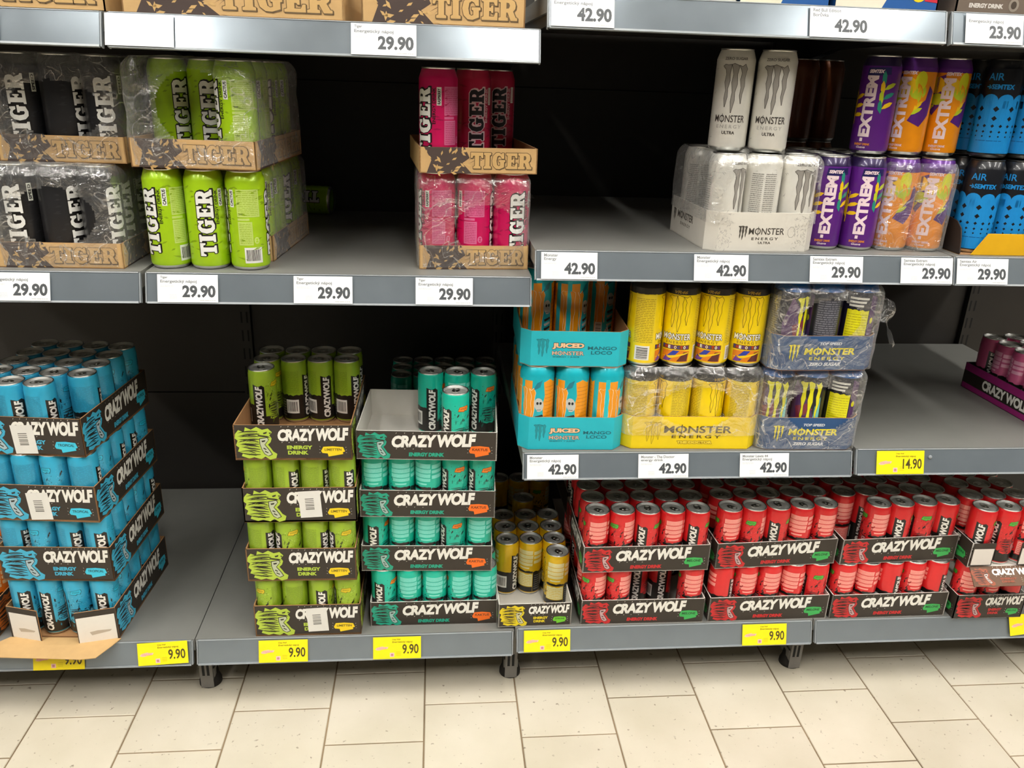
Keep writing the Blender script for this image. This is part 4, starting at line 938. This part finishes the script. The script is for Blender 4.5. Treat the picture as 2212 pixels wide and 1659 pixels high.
# pink
g_ = 'pink cans'
t = kraft_tray((.4665, .026, ZS+.0003), 2.5, w3t-.008, d4, .043, 'lower film-wrapped kraft tray of pink cans')
fill5(t, 'raspberry', [(0,0,-82), (1,0,-98), (2,0,22), (0,1,0), (0,2,0), (2,1,0), (0,3,0), (2,3,0)], 'tall pink can', 'lower pink pack', g_, pitch=.0668, m=.0003)
film(t, -.002, w3t-.006, -.003, d4+.002, .004, .1695, [(.118, .074, .056, .042)], seed=5)
t = kraft_tray((.468, .012, ZS+up), 5, w3t, d4, .043, 'open kraft tray with three pink cans')
fill5(t, 'raspberry', [(0,0,-48)], 'tall pink can', 'open upper pink tray', g_); fill5(t, 'raspberry_dark', [(1,1,14), (2,3,6)], 'tall pink can', 'open upper pink tray', g_)

# kraft trays and cartons on the top shelves
def big_kraft(x, y, w, dg, label):
    root, wl = tray('can_tray', rect_foot(w, .27), [.05]*4, (x, y, ZT+.0003), math.radians(dg), M_kraft, M_kraft2, label, 'kraft trays on the top shelf')
    kraft_art(w*1000, 50, 3).flat('printed_design', (0, 0, 0), (1, 0, 0), (0, 0, 1), wl[0])
    n = int(w/P5); 
    for c in range(n): put_can('classic', (x+.005+(c+.5)*(w-.01)/n, y+.036+math.sin(math.radians(dg))*c*P5, ZT+.002), va(x+c*P5, y)+math.radians(-20+40*(c % 2)), f'black can {ORD[c]} from left in {label}', 'black cans on the top shelf')
big_kraft(-.275, -.012, .268, 0, 'kraft tray at left end of top shelf')
big_kraft(.018, -.012, .335, -1.2, 'wider kraft tray on the top shelf')
big_kraft(.381, -.020, .256, -1, 'smaller kraft tray on the top shelf')
def carton(x, w, label, cols, z):
    root, wl = tray('can_carton', rect_foot(w, .26), [.09]*4, (x, -.018, z+.0003), 0, cols[0], M_whitecard, label, 'cartons on the top right shelf')
    a = Art(); W = w*1000
    if cols[1]:
        a.poly([(0, 0), (W*.45, 0), (W*.62, 60), (0, 60)], cols[1], 0)
        a.ell(W*.80, 24, 13, 12, ink((240, 204, 30)), 1); a.poly([(W*.86, 14), (W*.99, 12), (W*.97, 30), (W*.88, 24)], ink((196, 40, 60)), 1)
    else:
        a.text('ENERGY DRINK', 22, 8, 60, 7, ink((210, 204, 196)), 1, bold=.05); a.ell(100, 14, 9, 10, ink((140, 130, 118)), 1); a.ell(100, 14, 5, 6, ink((70, 60, 50)), 2)
    a.flat('printed_design', (0, 0, 0), (1, 0, 0), (0, 0, 1), wl[0])
BC = mat('blue_carton', (28, 84, 150), .5)
carton(.68, .30, 'plain white carton left on the top right shelf', (M_whitecard, ink((226, 222, 208))), ZT+.052)
carton(.985, .150, 'blue and cream carton, left of the two blue ones', (BC, ink((224, 220, 196))), ZT+.052)
carton(1.145, .175, 'blue and cream carton with yellow disc', (BC, ink((232, 222, 202))), ZT+.052)
carton(1.352, .30, 'brown lettered carton at the top right corner', (mat('brown_carton', (104, 90, 78), .6), None), ZT+.052)

# ------------------------------------------------------------------ tall cans at the right
def m_tray(w, d, c, h, loc, dg, card, inner, label, art, group='octagonal can trays', hc=None):
    c = min(c, .0187); root, wl = tray('can_tray', cut_foot(w, d, c), [h, hc or h, h, hc or h, h, h, h, hc or h], loc, math.radians(dg), card, inner, label, group, CUTN)
    if art: art((w-2*c)*1000, h*1000).flat('printed_design', (c, 0, 0), (1, 0, 0), (0, 0, 1), wl[0])
    return root, wl
MON = 'M\u03a6NSTER'
def art_white(w, h):
    a = Art(); D = ink((70, 66, 60)); G = ink((168, 166, 160)); r = random.Random(2)
    for s in (0, 1):
        for i in range(60):
            x = r.uniform(0, w*.14) if not s else r.uniform(w*.84, w); y = r.uniform(2, h-2); t = r.uniform(2, 5)
            a.poly([(0, 0), (t, t*.5), (t*1.8, 0), (t*.9, t*.2)], G, 0, (x, y), rot=r.uniform(0, 6))
    a.merge(claw(D, D, .25, 17, 25), (w*.22, h*.3), dl=1); a.text(MON, w*.34, h*.44, w*.4, h*.17, D, 1, bold=.01); a.text('ENERGY', w*.38, h*.30, w*.3, h*.07, D, 1, space=1.5); a.text('ULTRA', w*.46, h*.2, w*.14, h*.06, D, 1)
    outlined(a, [(0, .3), (.3, 0), (.7, 0), (1, .3), (1, .7), (.7, 1), (.3, 1), (0, .7)], None, G, .4, 1, (w*.78, h*.38), (w*.08, h*.26)); return a
def art_mango(w, h):
    a = Art(); D = ink((20, 100, 112)); O = ink((230, 190, 150)); K = ink((60, 50, 50))
    a.merge(claw(ink((22, 140, 150)), D, .5, 23, 34), (w*.06, h*.28), dl=1); a.text('JUICED', w*.24, h*.5, w*.36, h*.17, O, 1, bold=.06, out=K, ow=.9); a.text(MON, w*.24, h*.33, w*.36, h*.11, ink((206, 180, 160)), 1, bold=.02, out=K, ow=.5)
    a.text('ENERGY + JUICE', w*.25, h*.25, w*.3, h*.045, D, 1); a.text('MANGO', w*.64, h*.49, w*.33, h*.1, D, 1, bold=.02); a.text('LOCO', w*.68, h*.36, w*.24, h*.1, D, 1, bold=.02); return a
def art_yellow(w, h):
    a = Art(); D = ink((92, 74, 10)); a.merge(claw(ink((228, 196, 10)), D, .5, 34, 46), (w*.1, h*.16), dl=1); a.text(MON, w*.27, h*.5, w*.58, h*.22, D, 1, bold=.02); a.text('ENERGY', w*.34, h*.34, w*.42, h*.1, D, 1, space=1.5)
    a.text('THE DOCTOR', w*.39, h*.17, w*.3, h*.09, ink((236, 210, 60)), 1, bold=.06, out=ink((170, 130, 20)), ow=.8); return a
def art_navy(w, h):
    a = Art(); Y = ink((226, 212, 20)); W = ink((206, 212, 220)); a.merge(claw(Y, ink((60, 60, 20)), .3, 22, 34), (w*.06, h*.26), dl=1)
    a.text(MON, w*.25, h*.46, w*.6, h*.2, Y, 1, bold=.035, shear=.08); a.text('ENERGY', w*.32, h*.31, w*.42, h*.09, Y, 1, space=1.4, bold=.02); a.text('TOP SPEED', w*.42, h*.74, w*.26, h*.08, W, 1, bold=.04, shear=.2); a.text('ZERO SUGAR', w*.32, h*.14, w*.38, h*.1, W, 1, bold=.05, shear=.25); return a
MW = mat('white_print_card', (206, 202, 192), .5); MT = mat('turquoise_card', (26, 176, 192), .5); MY = mat('yellow_card', (236, 206, 10), .5); MN = mat('navy_card', (34, 74, 120), .5)
t, wl = m_tray(3*P5+.0035, 3*P5+.030, .022, .070, (.9800, -.012, ZR+.0003), 2.2, MW, M_whitecard, 'white octagonal tray with white cans and two more on top', art_white)
sa = Art(); sa.merge(claw(ink((80, 76, 70)), ink((80, 76, 70)), .25, 15, 24), (150, 22)); sa.text(MON, 172, 32, 62, 12, ink((80, 76, 70)), 1); sa.text('ENERGY', 182, 22, 40, 5, ink((100, 96, 90)), 1, space=1.5); 
sa2 = Art(); sa2.merge(claw(ink((80, 76, 70)), ink((80, 76, 70)), .25, 15, 24), (14, 24)); sa2.text(MON, 40, 34, 90, 14, ink((80, 76, 70)), 1); sa2.text('ENERGY', 60, 22, 56, 6, ink((100, 96, 90)), 1, space=1.5)
sa2.flat('printed_design', (0, 3*P5+.030-.0187, 0), (0, -1, 0), (0, 0, 1), wl[6])
fill5(t, 'ultra', [(0,0,55), (1,0,-110), (2,0,28), (0,2,-120), (2,2,0), (1,2,0)], 'white can', 'white octagonal tray', 'white cans', m=.0018)
film(t, -.001, 3*P5+.0045, -.002, 3*P5+.032, .05, .1690, [(.11, .095, .09, .062)], seed=6, top=False)
put('ultra', 1.018, .058, ZR+up+.0005, 0, 'white can standing on top, left of the two', 'white cans')
put('ultra', 1.086, .040, ZR+up+.0005, 0, 'white can standing on top, right of the two', 'white cans')
g_ = 'purple and orange cans'
put('guava', 1.2195, .050, ZR+.0005, 8, 'purple can in lower row beside the white tray', g_)
put('guava', 1.2860, .047, ZR+.0005, 8, 'purple can in lower row beside an orange one', g_)
put('citrus', 1.3525, .050, ZR+.0005, -22, 'orange can in lower row beside a purple one', g_)
put('citrus', 1.4190, .047, ZR+.0005, -2, 'orange can in lower row at the right end', g_)
put('guava', 1.2940, .074, ZR+up, -22, 'purple can in the upper row', g_)
put('citrus', 1.3620, .076, ZR+up, -28, 'orange can in upper row beside the purple one', g_)
put('citrus', 1.4300, .080, ZR+up, 0, 'orange can in upper row at the right end', g_)
for i, y in enumerate((.12, .19)):
    for c, x in enumerate((1.2195, 1.2865, 1.3535, 1.4205)): put('guava', x, y, ZR+.0005, 90, f'shaded purple can {ORD[c]} from left, {("second", "third")[i]} lower row behind the purple and orange cans', 'shaded purple cans')
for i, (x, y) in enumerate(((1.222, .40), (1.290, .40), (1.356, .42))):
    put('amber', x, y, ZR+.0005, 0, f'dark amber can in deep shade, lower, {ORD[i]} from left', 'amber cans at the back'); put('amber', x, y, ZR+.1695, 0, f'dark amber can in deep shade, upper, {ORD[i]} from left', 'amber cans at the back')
fr = empty('film_wrap', (1.3185, .0135, ZR+.0005), 0, 'clear film wrapped around the two lower orange cans', 'film')
film(fr, 0, .134, 0, .070, .002, .160, seed=12, top=False, amp=.0012)
# black and blue cans in a low yellow-fronted tray
MAB = mat('black_side_card', (38, 30, 26), .6); MYF = mat('amber_card', (214, 164, 10), .5)
aw, ad = 4*P5+.01, 4*P5+.008
root = empty('can_tray', (1.466, -.006, ZR+.0003), 0, 'low tray with yellow front and torn black side, far right', 'tray', 'octagonal can trays')
MB().box(0, 0, 0, aw, ad, .0015).build('tray_floor', M_kraft2, root)
fp = MB(); prof = [(.022, .0005), (aw, .0005), (aw, .040), (.048, .040)]
fp.prism(prof, -.0022, 0); fp.build('front_panel', MYF, root)
sp = MB(); sp.prismx([(.0, .0005), (ad, .0005), (ad, .06), (.05, .062), (.028, .058), (.012, .047), (.006, .03)], 0, .002); sp.build('side_panel', [MAB], root)
MB().box(0, ad-.002, .0005, aw, ad, .06).build('back_panel', MAB, root)
M_ = Matrix.Translation(root.location)
for r in range(2):
    for c in range(4):
        for u in (0, 1):
            p = M_ @ Vector((.0055+(c+.5)*P5+(.008 if u else 0), .004+(r+.5)*P5+(.02 if u else 0), .002+u*.1705))
            put_can('air', p, va(p.x, p.y)+math.radians((6, -4, 10, 0)[c]-8*u), f'black and blue can {ORD[c]} from left, {ROW[r]} row, {("lower", "upper")[u]} layer', 'black and blue cans')
# lower right shelf
t, wl = m_tray(3*P5+.0014, d4, .031, .069, (.6550, -.010, ZL+.0003), -1.5, MT, M_kraft2, 'turquoise octagonal tray, lower one', art_mango)
fill5(t, 'mango', [(0,0,-6), (1,0,-14), (2,0,-128), (0,1,-40), (0,2,-40), (0,3,-30), (2,3,0)], 'turquoise and orange can', 'lower turquoise tray', 'turquoise cans', m=.0007)
t, wl = m_tray(3*P5+.0014, d4, .027, .069, (.6530, -.006, ZL+up), -2, MT, M_kraft2, 'turquoise octagonal tray, upper one', art_mango)
fill5(t, 'mango', [(0,1,25), (1,1,-140), (2,2,-155), (0,2,-30), (0,3,0)], 'turquoise and orange can', 'upper turquoise tray', 'turquoise cans', m=.0007)
t, wl = m_tray(4*P5+.0014, 3*P5+.004, .024, .069, (.8585, -.008, ZL+.0003), -1.6, MY, M_kraft2, 'yellow octagonal tray of yellow cans', art_yellow)
fill5(t, 'doctor', [(0,0,-95), (1,0,-60), (2,0,40), (3,0,-90), (0,1,0), (3,1,0), (0,2,0), (3,2,0)], 'yellow can', 'yellow octagonal tray', 'tall yellow cans', m=.0007)
film(t, -.0008, 4*P5+.0022, -.002, 3*P5+.006, .03, .1690, [(.142, .09, .075, .042)], seed=8, top=False)
for i, (x, dg) in enumerate(((.8915, -92), (.9585, -4), (1.0255, -12), (1.0925, 8))):
    put('doctor', x, .0265, ZL+up, dg, f'tall yellow can on top of the yellow tray, {ORD[i]} from left', 'tall yellow cans')
t, wl = m_tray(3*P5+.002, d4, .026, .069, (1.1285, -.016, ZL+.0003), -1.8, MN, M_kraft2, 'navy octagonal film-wrapped tray, lower one', art_navy)
fill5(t, 'speed', [(0,0,8), (1,0,10), (2,0,-112), (2,1,0), (2,3,0), (0,3,0)], 'navy can', 'lower navy tray', 'navy cans', m=.001)
film(t, -.0008, 3*P5+.0028, -.0025, d4+.002, .003, .1690, [(.115, .088, .066, .046)], seed=9)
t, wl = m_tray(3*P5+.004, d4, .028, .069, (1.1268, -.030, ZL+up), 1., MN, M_kraft2, 'navy octagonal film-wrapped tray, upper one', art_navy)
fill5(t, 'speed', [(0,0,60), (1,0,150), (2,0,-105), (2,1,0), (2,2,0), (2,3,0), (0,3,0)], 'navy can', 'upper navy tray', 'navy cans', m=.002)
film(t, -.0008, 3*P5+.0055, -.0025, d4+.002, .003, .1665, [(.10, .10, .06, .04)], seed=10, top=False)
# torn tail of film hanging off the upper navy pack
tl = MB(); n = 14; vs = []
for k in range(n+1):
    u = k/n
    x = .206+.056*u+.012*math.sin(u*5); z = .150-.02*u-.085*u*u; wd = .075*(1-u)**1.4+.0035; 
    for q in range(4):
        v = q/3-.5; vs.append((x-.02*(1-u)*abs(v), .03+.012*math.sin(u*9+q), z-wd*(v+.5)*(.9 if u < .85 else 1)+.004*math.sin(u*17+q*2)))
tl.add(vs, [(k*4+q, k*4+q+1, (k+1)*4+q+1, (k+1)*4+q) for k in range(n) for q in range(3)], 0, True)
tl.build('film_tail', film_mat(), t)
# scrap of film left at the back of the empty shelf
sc = MB(); vs = []
for i in range(7):
    for j in range(4): vs.append((i*.006, j*.012, .002+.010*noise.noise(Vector((i*.7, j*.9, 2)))**2+.012*math.sin(i/6*PI)*(j % 2)))
sc.add(vs, [(i*4+j, (i+1)*4+j, (i+1)*4+j+1, i*4+j+1) for i in range(6) for j in range(3)], 0, True)
o = sc.build('film_scrap', film_mat()); o.location = (.700, .575, ZR+.0005); tag(o, 'small scrap of clear film at the back of the empty shelf', 'film scrap')
